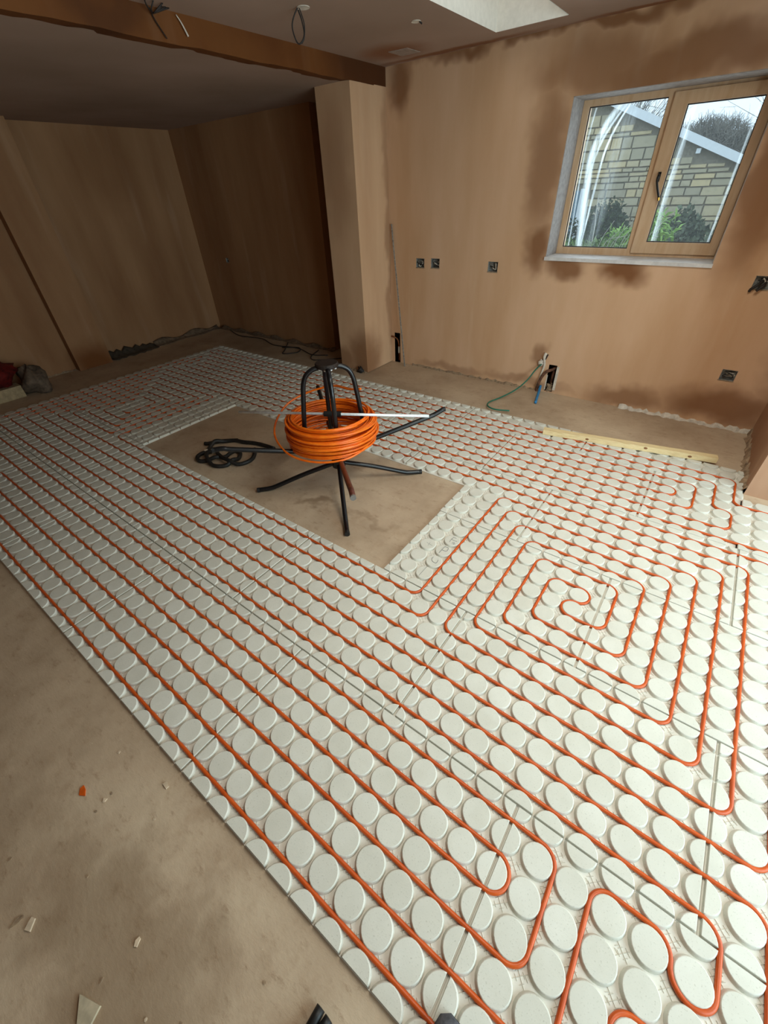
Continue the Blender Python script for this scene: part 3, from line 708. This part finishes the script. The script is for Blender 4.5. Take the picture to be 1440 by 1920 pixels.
# chase behind the radiator pipes
bb = B(); x0, x1, z0, z1 = CHASE
bb.add([(x0, 4.0, z0), (x1, 4.0, z0), (x1, 4.0, z1), (x0, 4.0, z1), (x0, 4.09, z0), (x1, 4.09, z0), (x1, 4.09, z1), (x0, 4.09, z1)], [(4, 5, 6, 7), (0, 4, 7, 3), (1, 2, 6, 5), (3, 7, 6, 2), (0, 1, 5, 4)])
struct('trim_6', bb, 'dark_void', 'dark chase cut into the wall under the window')
bb = B(); bb.box((x1, 3.996, z0+.02), (x1+.022, 4.004, z1-.01)); bb.box((x0-.004, 3.997, z0+.01), (x0+.006, 4.004, z1-.1))
struct('trim_7', bb, 'white_plaster', 'white bonding plaster edge of the chase')
bb = B(); x0, x1, z0, z1 = NOTCH
bb.add([(x0, 4.0, z0), (x1, 4.0, z0), (x1, 4.0, z1), (x0, 4.0, z1), (x0, 4.09, z0), (x1, 4.09, z0), (x1, 4.09, z1), (x0, 4.09, z1)], [(4, 5, 6, 7), (0, 4, 7, 3), (1, 2, 6, 5), (3, 7, 6, 2), (0, 1, 5, 4)])
struct('trim_8', bb, 'dark_void', 'dark notch in the wall foot beside the column')
t = thing('copper_pipe', 'copper pipe bent into the dark notch beside the column', 'pipe', (-1.86, 4.0, 0))
bb = B(); bb.tube(catmull([(-.07, -.02, .285), (-.035, -.015, .28), (-.01, .02, .24), (.0, .03, .15), (.0, .03, .0)], 6), .009, 8); obj('pipe_body', bb, 'copper', t, True)
bb = B(); bb.tube([(.002, .025, .17), (.004, .022, .10)], .013, 8); obj('joint', bb, 'white_plaster', t)
t = thing('waste_pipe', 'old brown pipe slanting across the dark chase under the window', 'pipe', (-.09, 4.0, 0))
bb = B(); bb.tube(catmull([(.025, .05, .235), (.0, .02, .215), (-.05, -.012, .19), (-.085, -.02, .12), (-.10, -.022, .03), (-.10, -.02, .0)], 6), .014, 8); obj('pipe_body', bb, 'old_pipe', t, True)
bb = B(); bb.tube([(.005, .05, .23), (.0, .055, .0)], .012, 8); obj('riser', bb, 'old_pipe', t, True)
bb = B(); bb.blob((.005, .03, .03), (.035, .03, .035), .3, 4, flat=0); obj('plaster_lump', bb, 'mortar', t)
t = thing('earth_clamp', 'white plastered pipe bracket above the chase under the window', 'bracket', (-.174, 4.0, .30))
bb = B(); bb.tube(catmull([(.0, -.004, .06), (-.006, -.015, .03), (.0, -.012, -.01), (.005, -.008, -.06), (-.012, -.006, -.16), (-.03, -.004, -.26)], 5), .014, 8, r1=.008); obj('bracket_body', bb, 'white_plaster', t, True)
bb = B(); bb.blob((-.028, -.012, -.03), (.028, .012, .025), .3, 9); obj('clamp', bb, 'white_plaster', t, True)
bb = B(); bb.tube(catmull([(.02, -.004, .05), (.012, -.012, .02), (.004, -.01, .0)], 4), .006, 6); obj('screw', bb, 'cable_dark', t)
bb = B(); bb.tube(catmull([(-.19, 3.985, .265), (-.235, 3.96, .20), (-.275, 3.90, .115), (-.33, 3.78, .05), (-.40, 3.60, .022), (-.445, 3.46, .02), (-.415, 3.36, .026), (-.33, 3.325, .026), (-.21, 3.365, .026)], 8), .0065, 8)
tag(obj('green_wire', bb, 'green_wire', smooth=True), 'green wire drooping from the wall bracket onto the mat edge', 'wire')
bb = B(); bb.tube(catmull([(-.165, 3.995, .05), (-.15, 3.93, .03), (-.12, 3.80, .018), (-.09, 3.68, .012)], 5), .012, 10)
tag(obj('blue_water_pipe', bb, 'blue_pipe', smooth=True), 'short blue plastic pipe stub on the floor under the chase', 'pipe')
# plaster stop bead leaning against the wall next to the column
bb = B(); q0, q1 = Vector((-1.70, 3.90, .004)), Vector((-1.905, 3.985, 1.335))
bb.add([q0+Vector((-.006, 0, 0)), q0+Vector((.006, 0, 0)), q1+Vector((.006, 0, 0)), q1+Vector((-.006, 0, 0)), q0+Vector((-.006, .008, 0)), q0+Vector((.006, .008, 0)), q1+Vector((.006, .008, 0)), q1+Vector((-.006, .008, 0))], [(0, 1, 2, 3), (5, 4, 7, 6), (0, 4, 5, 1), (1, 5, 6, 2), (2, 6, 7, 3), (3, 7, 4, 0)])
tag(obj('plaster_bead', bb, 'galv'), 'thin grey metal plaster bead leaning upright beside the column', 'plaster bead')

# ------------------------------------------------------------------ rubble, membrane and cables along the wall feet
def ridge(name, label, a, b_, n, w, h, seed, mat='mortar'):
    rn = random.Random(seed); A_, B_ = Vector(a), Vector(b_); dd = (B_-A_); nn = Vector((-dd.y, dd.x, 0)).normalized(); bb = B(); v = []
    for k in range(n+1):
        c = A_+dd*(k/n); ww = w*rn.uniform(.4, 1.3); hh = h*rn.uniform(.25, 1.3)
        v += [c, c - nn*ww*.5 + Vector((0, 0, hh*.7)), c - nn*ww, c + Vector((0, 0, hh))]
        v[-2] = c - nn*ww; 
    f = []
    for k in range(n): o = k*4; f += [(o+3, o+7, o+5, o+1), (o+1, o+5, o+6, o+2), (o, o+4, o+7, o+3)]
    bb.add(v, f); return tag(obj(name, bb, mat, smooth=False), label, 'plaster ridge')
ridge('plaster_ridge', 'pale ridge of dropped plaster along the window wall foot at right', (.55, 4.0, 0), (1.5, 4.0, 0), 40, .035, .028, 5, 'white_plaster')
ridge('plaster_ridge', 'brown ridge of dropped plaster along the wall foot left of the chase', (-1.65, 4.0, 0), (-.2, 4.0, 0), 50, .02, .02, 6)
ridge('plaster_ridge', 'crumbly plaster ridge at the foot of the column front', (-2.30, 3.52, 0), (-1.94, 3.52, 0), 16, .025, .02, 7)
ridge('plaster_ridge', 'dark rubble ridge at the foot of the right return wall', (1.50, 3.98, 0), (1.50, 3.03, 0), 30, .03, .05, 8)
ridge('plaster_ridge', 'dusty ridge of plaster along the far left wall foot', (-5.165, .4, 0), (-5.165, 1.77, 0), 30, .025, .02, 9)
def sheet(name, label, path, seed, mat, h=.14, out=.16):
    rn = random.Random(seed); bb = B(); n = len(path)-1; m_ = 6; v = []
    for k, (p, nrm, hs) in enumerate(path):
        for q in range(m_+1):
            t = q/m_; up = hs*h*max(0, 1-t*1.7)**1.3; o = out*(t**1.2)*(0.6+.4*hs) + .008
            cr = rn.uniform(-.018, .018)
            v.append((p[0]+nrm[0]*(o+cr*.5), p[1]+nrm[1]*(o+cr*.5), max(.003, up + abs(cr)*(.5 if 0 < q < m_ else .1))))
    f = [(k*(m_+1)+q, k*(m_+1)+q+1, (k+1)*(m_+1)+q+1, (k+1)*(m_+1)+q) for k in range(n) for q in range(m_)]
    bb.add(v, f); o = obj(name, bb, mat, smooth=True)
    sm_ = o.modifiers.new('thickness', 'SOLIDIFY'); sm_.thickness = .002
    return tag(o, label, 'plastic sheet')
sheet('membrane_sheet', 'crumpled black plastic membrane at the far wall foot beside the pier', [((-5.265, 2.20+.05*k, 0), (1, 0, 0), [.5, 1.1, .7, 1.0, .55, 1.2, .9, .6, 1.0, .5, .8, .45, .6, .3][k]) for k in range(14)], 3, 'membrane', .08, .2)
sheet('membrane_sheet', 'dusty plastic membrane running along the far wall foot to the corner', [((-5.265, 2.85+.075*k, 0), (1, 0, 0), .9+.5*math.sin(k*.9)) for k in range(15)], 4, 'membrane_dust', .055, .12)
sheet('membrane_sheet', 'dark plastic membrane strip along the alcove wall foot', [((-5.2+.08*k, 3.962, 0), (0, -1, 0), .5+.4*math.sin(k*1.3)) for k in range(31)], 5, 'membrane_dust', .05, .08)
for q, (pp, lb) in enumerate(((([-49, 38.8], [-45, 37.6], [-41, 38.2], [-37, 37.0], [-33, 37.6], [-29.5, 36.6], [-27.5, 37.4]), 'long dark cable lying along the alcove wall foot'),
                              (([-36, 38.6], [-34, 36.2], [-33, 35.0], [-31.8, 36.4], [-33, 37.8], [-35.2, 36.8]), 'thin looped cable on the alcove floor'),
                              (([-30, 38.4], [-29, 36.0], [-27.8, 35.2], [-26.5, 36.2], [-25, 37.6]), 'short curled cable on the floor behind the column'))):
    bb = B(); bb.tube(catmull([(a*.1, c*.1, .010) for a, c in pp], 6), .006, 6); tag(obj('loose_cable', bb, 'cable_dark', smooth=True), lb, 'cable')
bb = B(); bb.blob((-2.02, 3.49, .025), (.035, .02, .03), .4, 3, flat=0); tag(obj('cable_knot', bb, 'cable_dark', smooth=True), 'dark tangle of cable at the column foot', 'cable')
# sacks at the far left
bb = B(); bb.box((-4.86, .30, 0), (-4.72, 1.08, .12)); tag(obj('board_offcut', bb, 'pale_board'), 'pale thick board offcut on the floor at the far left', 'board')
bb = B(); bb.blob((-4.88, .86, .24), (.20, .26, .17), .22, 5, 18, 12, flat=.121); tag(obj('red_sack', bb, 'red_sack', smooth=True), 'dark red crumpled sack at the far left edge', 'sack')
bb = B(); bb.blob((-4.80, 1.23, .10), (.20, .13, .16), .2, 8, 18, 12, flat=0.0); tag(obj('grey_sack', bb, 'grey_sack', smooth=True), 'grey brown dusty sack slumped beside the pale board offcut', 'sack')

# ------------------------------------------------------------------ ceiling fittings
def U3(i, j, z): return (i*.1, j*.1, z*.1+TOP)
t = thing('hanging_cable', 'loop of dark cable hanging from a ceiling hole', 'cable', U3(-14.3, 25.1, 23.8))
lp = [(0, 0, .0), (-.018, -.018, -.03), (-.03, -.03, -.07), (-.022, -.02, -.12), (-.006, -.006, -.132), (.012, .014, -.10), (.01, .01, -.05), (.0, .0, -.01)]
bb = B(); bb.tube(catmull(lp, 7), .0035, 6); obj('cable_loop', bb, 'cable_dark', t, True)
bb = B(); bb.tube(catmull([(.01, .0, -.005), (.02, .015, -.06), (.012, .012, -.11), (0, 0, -.132)], 6), .003, 6); obj('cable_strand', bb, 'cable_dark', t, True)
bb = B(); bb.lathe([(.032, -.002), (.036, -.003), (.036, .001)], 16, (.02, .02, .0)); obj('hole_rim', bb, 'white_plaster', t)
t = thing('ceiling_stub', 'small pale stub in the ceiling by the roof light', 'cable stub', U3(-11.1, 31.9, 23.8))
bb = B(); bb.lathe([(.026, -.002), (.03, -.003), (.03, .001)], 14); obj('hole_rim', bb, 'white_plaster', t)
bb = B(); bb.tube([(.015, .01, .0), (.03, .02, -.012)], .004, 6); obj('cable_end', bb, 'cable_dark', t)
bb = B(); q = U3(-15.6, 37.2, 23.8); c_, s_ = .075, .0
bb.prism([(q[0]-.08, q[1]-.09), (q[0]+.08, q[1]-.075), (q[0]+.085, q[1]+.09), (q[0]-.075, q[1]+.08)], CH-.003, CH+.001); tag(obj('ceiling_patch', bb, 'patch'), 'square pale patch with damp orange edges in the ceiling corner', 'ceiling patch')
t = thing('beam_wires', 'bundle of thin dark wires over the beam at top left', 'cable', (-1.88, 1.90, CH))
for q in range(3):
    bb = B(); bb.tube(catmull([(.02, .05*q-.03, 0), (.0, .02*q-.01, -.02-.006*q), (-.03, .04, -.03), (-.02, .09+.02*q, 0)], 6), .0035, 6); obj('wire', bb, 'cable_dark', t, True)
bb = B(); bb.tube(catmull([(-1.924, 2.08, CH-.012), (-1.920, 2.10, CH-.04), (-1.920, 2.125, CH-.085)], 4), .0025, 6, r1=.005); tag(obj('plaster_drip', bb, 'white_plaster', smooth=True), 'thin pale plaster drip on the beam at top left', 'plaster drip')

# ------------------------------------------------------------------ debris on the near floor
def chip(name, label, i, j, lx, ly, h, rot, mat, seed, group=None):
    rn = random.Random(seed); n = 6; poly = []
    for k in range(n):
        a = 2*math.pi*k/n + rn.uniform(-.25, .25); r = rn.uniform(.8, 1.1); x, y = math.cos(a)*lx*r, math.sin(a)*ly*r
        poly.append((x*math.cos(rot)-y*math.sin(rot), x*math.sin(rot)+y*math.cos(rot)))
    bb = B(); bb.prism(poly, 0, h); o = obj(name, bb, mat, loc=(i*.1, j*.1, .0)); tag(o, label, 'debris', group)
def scrap(name, label, poly, h, mat):
    cx_ = sum(p[0] for p in poly)/len(poly); cy_ = sum(p[1] for p in poly)/len(poly)
    ar = sum(poly[k][0]*poly[(k+1) % len(poly)][1]-poly[(k+1) % len(poly)][0]*poly[k][1] for k in range(len(poly)))
    if ar < 0: poly = poly[::-1]
    bb = B(); bb.prism([(x-cx_, y-cy_) for x, y in poly], 0, h); tag(obj(name, bb, mat, loc=(cx_, cy_, 0)), label, 'debris')
scrap('orange_offcut', 'small orange plastic scrap on the bare near floor', [(-.2309, -.2523), (-.2123, -.2408), (-.2313, -.2309), (-.25, -.2284), (-.2504, -.2407)], .004, 'debris_orange')
scrap('board_scrap', 'pale wedge of board scrap at the bottom edge of the photo', [(.3014, -.4775), (.2518, -.4492), (.3149, -.4265), (.3255, -.4535), (.3329, -.4593)], .009, 'debris_board')
scrap('plaster_chip', 'long pale plaster chip on the near floor at far left', [(-.0039, -.4926), (.0123, -.4847), (-.0062, -.4649), (-.0176, -.4692), (-.0138, -.4786)], .006, 'debris_pale')
scrap('plaster_chip', 'thin tan sliver beside the long pale plaster chip', [(-.0426, -.5185), (-.0518, -.4985), (-.0443, -.4834), (-.0366, -.4846), (-.0365, -.5007)], .004, 'mortar')
scrap('plaster_chip', 'narrow pale chip lying above the board scrap', [(.2814, -.3224), (.2884, -.3185), (.2809, -.3039), (.2744, -.3035), (.273, -.3135)], .005, 'debris_pale')
scrap('plaster_chip', 'round pale crumb close to the white panel edge', [(-.0233, -.0606), (-.0187, -.0491), (.0013, -.0508), (-.0003, -.0619)], .006, 'debris_pale')
scrap('plaster_chip', 'tiny pale crumb right of the orange scrap', [(-.1422, -.2133), (-.1522, -.2051), (-.1399, -.1981), (-.1378, -.2081)], .004, 'debris_pale')
rn = random.Random(21)
for k in range(14):
    i, j = rn.uniform(-3, 7), rn.uniform(-5.5, -1)
    chip('floor_crumb', 'tiny plaster crumb scattered over the bare near floor', i, j, rn.uniform(.003, .007), rn.uniform(.002, .005), .003, rn.uniform(0, 3), rn.choice(['debris_pale', 'mortar', 'mortar']), 100+k, 'crumbs on the near floor')
# shoe toe at the bottom edge
t = thing('shoe', 'grey fabric shoe toe on the panels at the bottom edge', 'shoe', (1.100, -.012, TOP))
t.rotation_euler = (0, 0, math.radians(38))
bb = B(); v = []; f = []; n = 20
prof = [(-.27, .032, .085), (-.2, .036, .09), (-.12, .036, .078), (-.05, .044, .062), (.02, .049, .05), (.07, .044, .044), (.105, .03, .036), (.122, .012, .026)]
for (yy, w, hh) in prof:
    for q in range(n):
        a = math.pi*q/(n-1); v.append((math.cos(a)*w, yy, .016+math.sin(a)**.7*(hh-.016)))
for k in range(len(prof)-1):
    for q in range(n-1): f.append((k*n+q, (k+1)*n+q, (k+1)*n+q+1, k*n+q+1))
f.append(tuple(range(n))); f.append(tuple((len(prof)-1)*n+q for q in range(n-1, -1, -1)))
bb.add(v, f); obj('upper', bb, 'shoe', t, True)
bb = B(); poly = [(w*1.06, yy) for yy, w, _ in prof] + [(-w*1.06, yy) for yy, w, _ in reversed(prof)]; bb.prism(poly, .001, .018); obj('sole', bb, 'shoe_sole', t)
# small black two-lobed plug
t = thing('black_plug', 'small black two-pronged rubber piece on the floor at the bottom edge', 'debris', (.772, -.118, 0))
for (dx, dy, L_, rr) in ((0, .008, .03, .0125), (.026, .012, .022, .012)):
    bb = B(); bb.tube([(dx*.5, dy-.045, .016), (dx, dy, .016), (dx*1.05, dy+L_*.6, .016)], rr, 10); obj('prong', bb, 'black_plastic', t, True)
bb = B(); bb.blob((0, -.05, .018), (.03, .03, .018), .1, 2, flat=0); obj('plug_body', bb, 'black_plastic', t, True)

# ------------------------------------------------------------------ garden and stone house seen through the window
tag(obj('garden_ground', B().box((-14, 4.4, -.5), (14, 26, -.35)), 'grass'), 'green garden ground outside the window', None, kind='structure')
HY = 11.5
house = thing('stone_house', 'sandstone house gable with white verge board outside the window', 'house', (-1.0, HY, -.35))
def hp_(name, bb, mat, parent=house, smooth=False):
    me = bb.mesh(name); me.transform(Matrix.Translation((1.0, -HY, .35))); return link(name, me, mat, parent, smooth)
def verge(x): return 1.71 + (.39-x)*.404      # underside of the verge board above x
bb = B(); xs = [-5.0, 2.6]
apex = -4.0
bb.add([(-7.0, HY+.03, -.35), (2.2, HY+.03, -.35), (2.2, HY+.03, verge(2.2)), (apex, HY+.03, verge(apex)), (-7.0, HY+.03, verge(apex)-1.2), (-7.0, HY+4, -.35), (2.2, HY+4, -.35), (2.2, HY+4, verge(2.2)), (apex, HY+4, verge(apex)), (-7.0, HY+4, verge(apex)-1.2)],
       [(0, 1, 2, 3, 4), (1, 6, 7, 2), (5, 0, 4, 9), (9, 8, 7, 6, 5)])
wallp = hp_('gable_wall', bb, 'stone_joint')
rs_ = random.Random(5); z = .35; nst = 0
while z < 2.75:
    hgt = rs_.choice([.07, .09, .11, .14, .18]); x = -2.75 + rs_.uniform(-.2, 0)
    while x < .75:
        w = rs_.uniform(.16, .42); zt_ = z+hgt-.012
        if not (x < -2.2 and z < 1.45) and zt_ + .02 < verge(x+w) - .02:
            bb = B(); e = .008; d0 = HY-rs_.uniform(.0, .02)
            def jit(): return rs_.uniform(-.006, .006)
            v = [(x+jit(), HY+.04, z), (x+w-.012, HY+.04, z), (x+w-.012+jit(), HY+.04, zt_), (x, HY+.04, zt_), (x+e+jit(), d0, z+e+jit()), (x+w-.012-e+jit(), d0, z+e+jit()), (x+w-.012-e+jit(), d0, zt_-e+jit()), (x+e+jit(), d0, zt_-e+jit())]
            bb.add(v, [(4, 7, 6, 5), (0, 4, 5, 1), (1, 5, 6, 2), (2, 6, 7, 3), (3, 7, 4, 0)]); hp_('stone', bb, 'stone', wallp); nst += 1
        x += w
    z += hgt
bb = B(); q = [(-4.1, verge(-4.1)), (2.3, verge(2.3)), (2.3, verge(2.3)+.13), (-4.1, verge(-4.1)+.13)]
bb.add([(x, HY-.12, z_) for x, z_ in q] + [(x, HY-.08, z_) for x, z_ in q], [(3, 2, 1, 0), (4, 5, 6, 7), (0, 1, 5, 4), (1, 2, 6, 5), (2, 3, 7, 6), (3, 0, 4, 7)]); hp_('verge_board', bb, 'white_paint')
bb = B(); q = [(-4.1, verge(-4.1)), (2.3, verge(2.3)), (2.3, verge(2.3)+.06), (-4.1, verge(-4.1)+.06)]
bb.add([(x, HY-.08, z_+.03) for x, z_ in q] + [(x, HY+4.1, z_+.03) for x, z_ in q], [(3, 2, 1, 0), (4, 5, 6, 7), (0, 1, 5, 4), (1, 2, 6, 5), (2, 3, 7, 6), (3, 0, 4, 7)]); hp_('roof', bb, 'roof_tile')
bb = B(); bb.box((-.36, HY-.08, 1.90), (-.29, HY+.02, 1.97)); hp_('purlin_end', bb, 'white_paint')
dr = B().box((-2.75, HY-.005, .3), (-2.28, HY+.03, 1.42)); dr_o = hp_('side_door', dr, 'blue_door')
for a in (-2.72, -2.58, -2.44):
    bb = B(); bb.box((a, HY-.02, .5), (a+.03, HY, 1.38)); hp_('door_bar', bb, 'dark_glass', dr_o)
bb = B(); bb.box((-2.28, HY-.03, .3), (-2.19, HY+.03, 1.45)); hp_('door_frame', bb, 'white_paint')
# distant white building corner
t = thing('white_building', 'white-framed corner of a distant building at the window right', 'building', (.95, 21.0, -.35))
bb = B(); bb.box((-1.10, 0, 0), (2.5, 1.5, 2.9)); obj('wall', bb, 'roof_tile', t)
bb = B(); bb.box((-1.15, -.04, 2.50), (-.55, .0, 2.98)); obj('white_panel', bb, 'white_paint', t)
def shrub(name, label, c, r, n, size, mat, seed, group='shrubs outside the window', strap=False, nst=7):
    rn = random.Random(seed); t = thing(name, label, 'shrub', (c[0], c[1], -.35), group)
    bb = B(); top = c[2]+.35
    for _ in range(n):
        while True:
            x, y, z_ = rn.uniform(-1, 1), rn.uniform(-1, 1), rn.uniform(-1, 1)
            if .25 < x*x+y*y+z_*z_ < 1: break
        lum = 1+.25*math.sin(x*5+seed)+.2*math.sin(y*6+z_*4); P = Vector((x*r[0]*lum, y*r[1]*lum, top+z_*r[2]*lum))
        d_ = Vector((rn.gauss(0, 1), rn.gauss(0, 1), rn.gauss(.3, 1))).normalized(); s2 = size*rn.uniform(.6, 1.4); wv = d_.cross(Vector((rn.gauss(0, 1), rn.gauss(0, 1), rn.gauss(0, 1)))).normalized()*s2*(.10 if strap else .3)
        m1 = P+d_*s2*.5 + Vector((0, 0, .05*s2)); tp = P+d_*s2
        if strap: tp = tp - Vector((0, 0, s2*.25))
        bb.add([P, m1+wv, tp, m1-wv], [(0, 1, 2, 3)])
    fo = obj('foliage', bb, mat, t); fo['kind'] = 'stuff'
    for k in range(nst):
        a = rn.uniform(0, 6.3); q = (math.cos(a)*r[0]*.6, math.sin(a)*r[1]*.6, top+rn.uniform(.0, .6)*r[2]); b2 = B()
        b2.tube(catmull([(math.cos(a)*.05, math.sin(a)*.05, 0), (q[0]*.4, q[1]*.4, q[2]*.5), q], 4), .012, 5, r1=.004); obj('stem', b2, 'twig', t)
    return t
shrub('evergreen_shrub', 'dark evergreen bush against the stone wall in the left pane', (-1.50, 10.7, .62), (.62, .35, .52), 3200, .10, 'leaf_dark', 1)
shrub('evergreen_shrub', 'dark grey-green bush against the stone wall in the right pane', (-.05, 10.7, .58), (.55, .35, .42), 2600, .10, 'leaf_grey', 2)
shrub('strap_leaf_shrub', 'bright green strap-leaved bush behind the window mullion', (-.12, 7.5, 1.0), (.20, .25, .24), 420, .16, 'leaf_bright', 3, strap=True)
shrub('strap_leaf_shrub', 'bright green leafy clump low in the middle of the left pane', (-.60, 8.2, .84), (.20, .25, .16), 260, .14, 'leaf_bright', 4, strap=True)
shrub('low_shrub', 'low green ground cover at the bottom of the left pane', (-.95, 7.6, .70), (.60, .4, .22), 2200, .06, 'leaf_low', 5)
shrub('low_shrub', 'low grey ground cover at the bottom of the right pane', (.30, 8.6, .58), (.55, .35, .22), 1600, .07, 'leaf_grey', 6)
rn = random.Random(9)
t = thing('bare_twigs', 'pale bare arching twigs at the bottom of the left pane', 'twigs', (-.5, 7.2, -.35))
for k in range(12):
    a = -.25+.05*k; b2 = B(); b2.tube(catmull([(a, rn.uniform(-.1, .1), .3), (a+.05+rn.uniform(0, .05), 0, 1.2), (a+.18+rn.uniform(0, .1), 0, 1.42+rn.uniform(-.1, .12))], 5), .006, 5, r1=.003); obj('twig', b2, 'twig_pale', t)
b2 = B(); b2.tube(catmull([(-.84, 7.5, -.35), (-.85, 7.5, .9), (-.88, 7.5, 1.2), (-.905, 7.5, 1.44)], 5), .008, 5, r1=.004); tag(obj('single_stem', b2, 'twig_pale'), 'single pale upright stem in front of the left pane bush', 'plant stem')
def bare_tree(label, c, h_, spread, n, seed, rc_, dense=0):
    rn = random.Random(seed); t = thing('bare_tree', label, 'tree', (c[0], c[1], -.35), 'bare trees behind the house')
    b2 = B(); b2.tube(catmull([(0, 0, 0), (.05, 0, h_*.3), (0, 0, h_*.6)], 5), .12, 7, r1=.06); obj('trunk', b2, 'bare_tree', t, True)
    b2 = B()
    for k in range(n):
        a = rn.uniform(0, 6.28); el = rn.uniform(.15, 1.45); L_ = spread*rn.uniform(.5, 1); s0 = Vector((0, 0, h_*rn.uniform(.3, .6)))
        d_ = Vector((math.cos(a)*math.cos(el), math.sin(a)*math.cos(el), math.sin(el))); e_ = s0+d_*L_; md = s0+d_*L_*.5+Vector((rn.uniform(-.1, .1), rn.uniform(-.1, .1), .1))
        b2.tube([s0, md, e_], .022, 3, r1=.006, cap=False)
        for q in range(5):
            u_ = rn.uniform(.4, 1); p_ = s0+d_*L_*u_; dd = (d_+Vector((rn.gauss(0, .5), rn.gauss(0, .5), rn.gauss(0, .5)))).normalized()*spread*.3*rn.uniform(.4, 1)
            b2.tube([p_, p_+dd], .008, 3, r1=.003, cap=False)
    for k in range(dense):
        while True:
            x, y, z_ = rn.uniform(-1, 1), rn.uniform(-1, 1), rn.uniform(-1, 1)
            if x*x+y*y+z_*z_ < 1: break
        p_ = Vector((x*1.05, y*.6, 2.45+z_*.62)); d_ = Vector((rn.gauss(0, .6), rn.gauss(0, .6), rn.gauss(.7, .5))).normalized()*rn.uniform(.12, .3)
        b2.tube([p_, p_+d_], .007, 3, r1=.003, cap=False)
    o = obj('branches', b2, 'bare_tree', t); o['kind'] = 'stuff'
bare_tree('dense bare rounded tree above the white verge board in the right pane', (-.85, 17.5, 0), 2.6, 1.55, 500, 1, .5, 7000)
bare_tree('bare twiggy tree behind the gable in the left pane', (-3.6, 19.5, 0), 4.2, 2.6, 200, 2, .5)
bare_tree('bare twiggy tree high in the right pane', (1.2, 28.0, 0), 4.6, 3.4, 200, 3, .5)
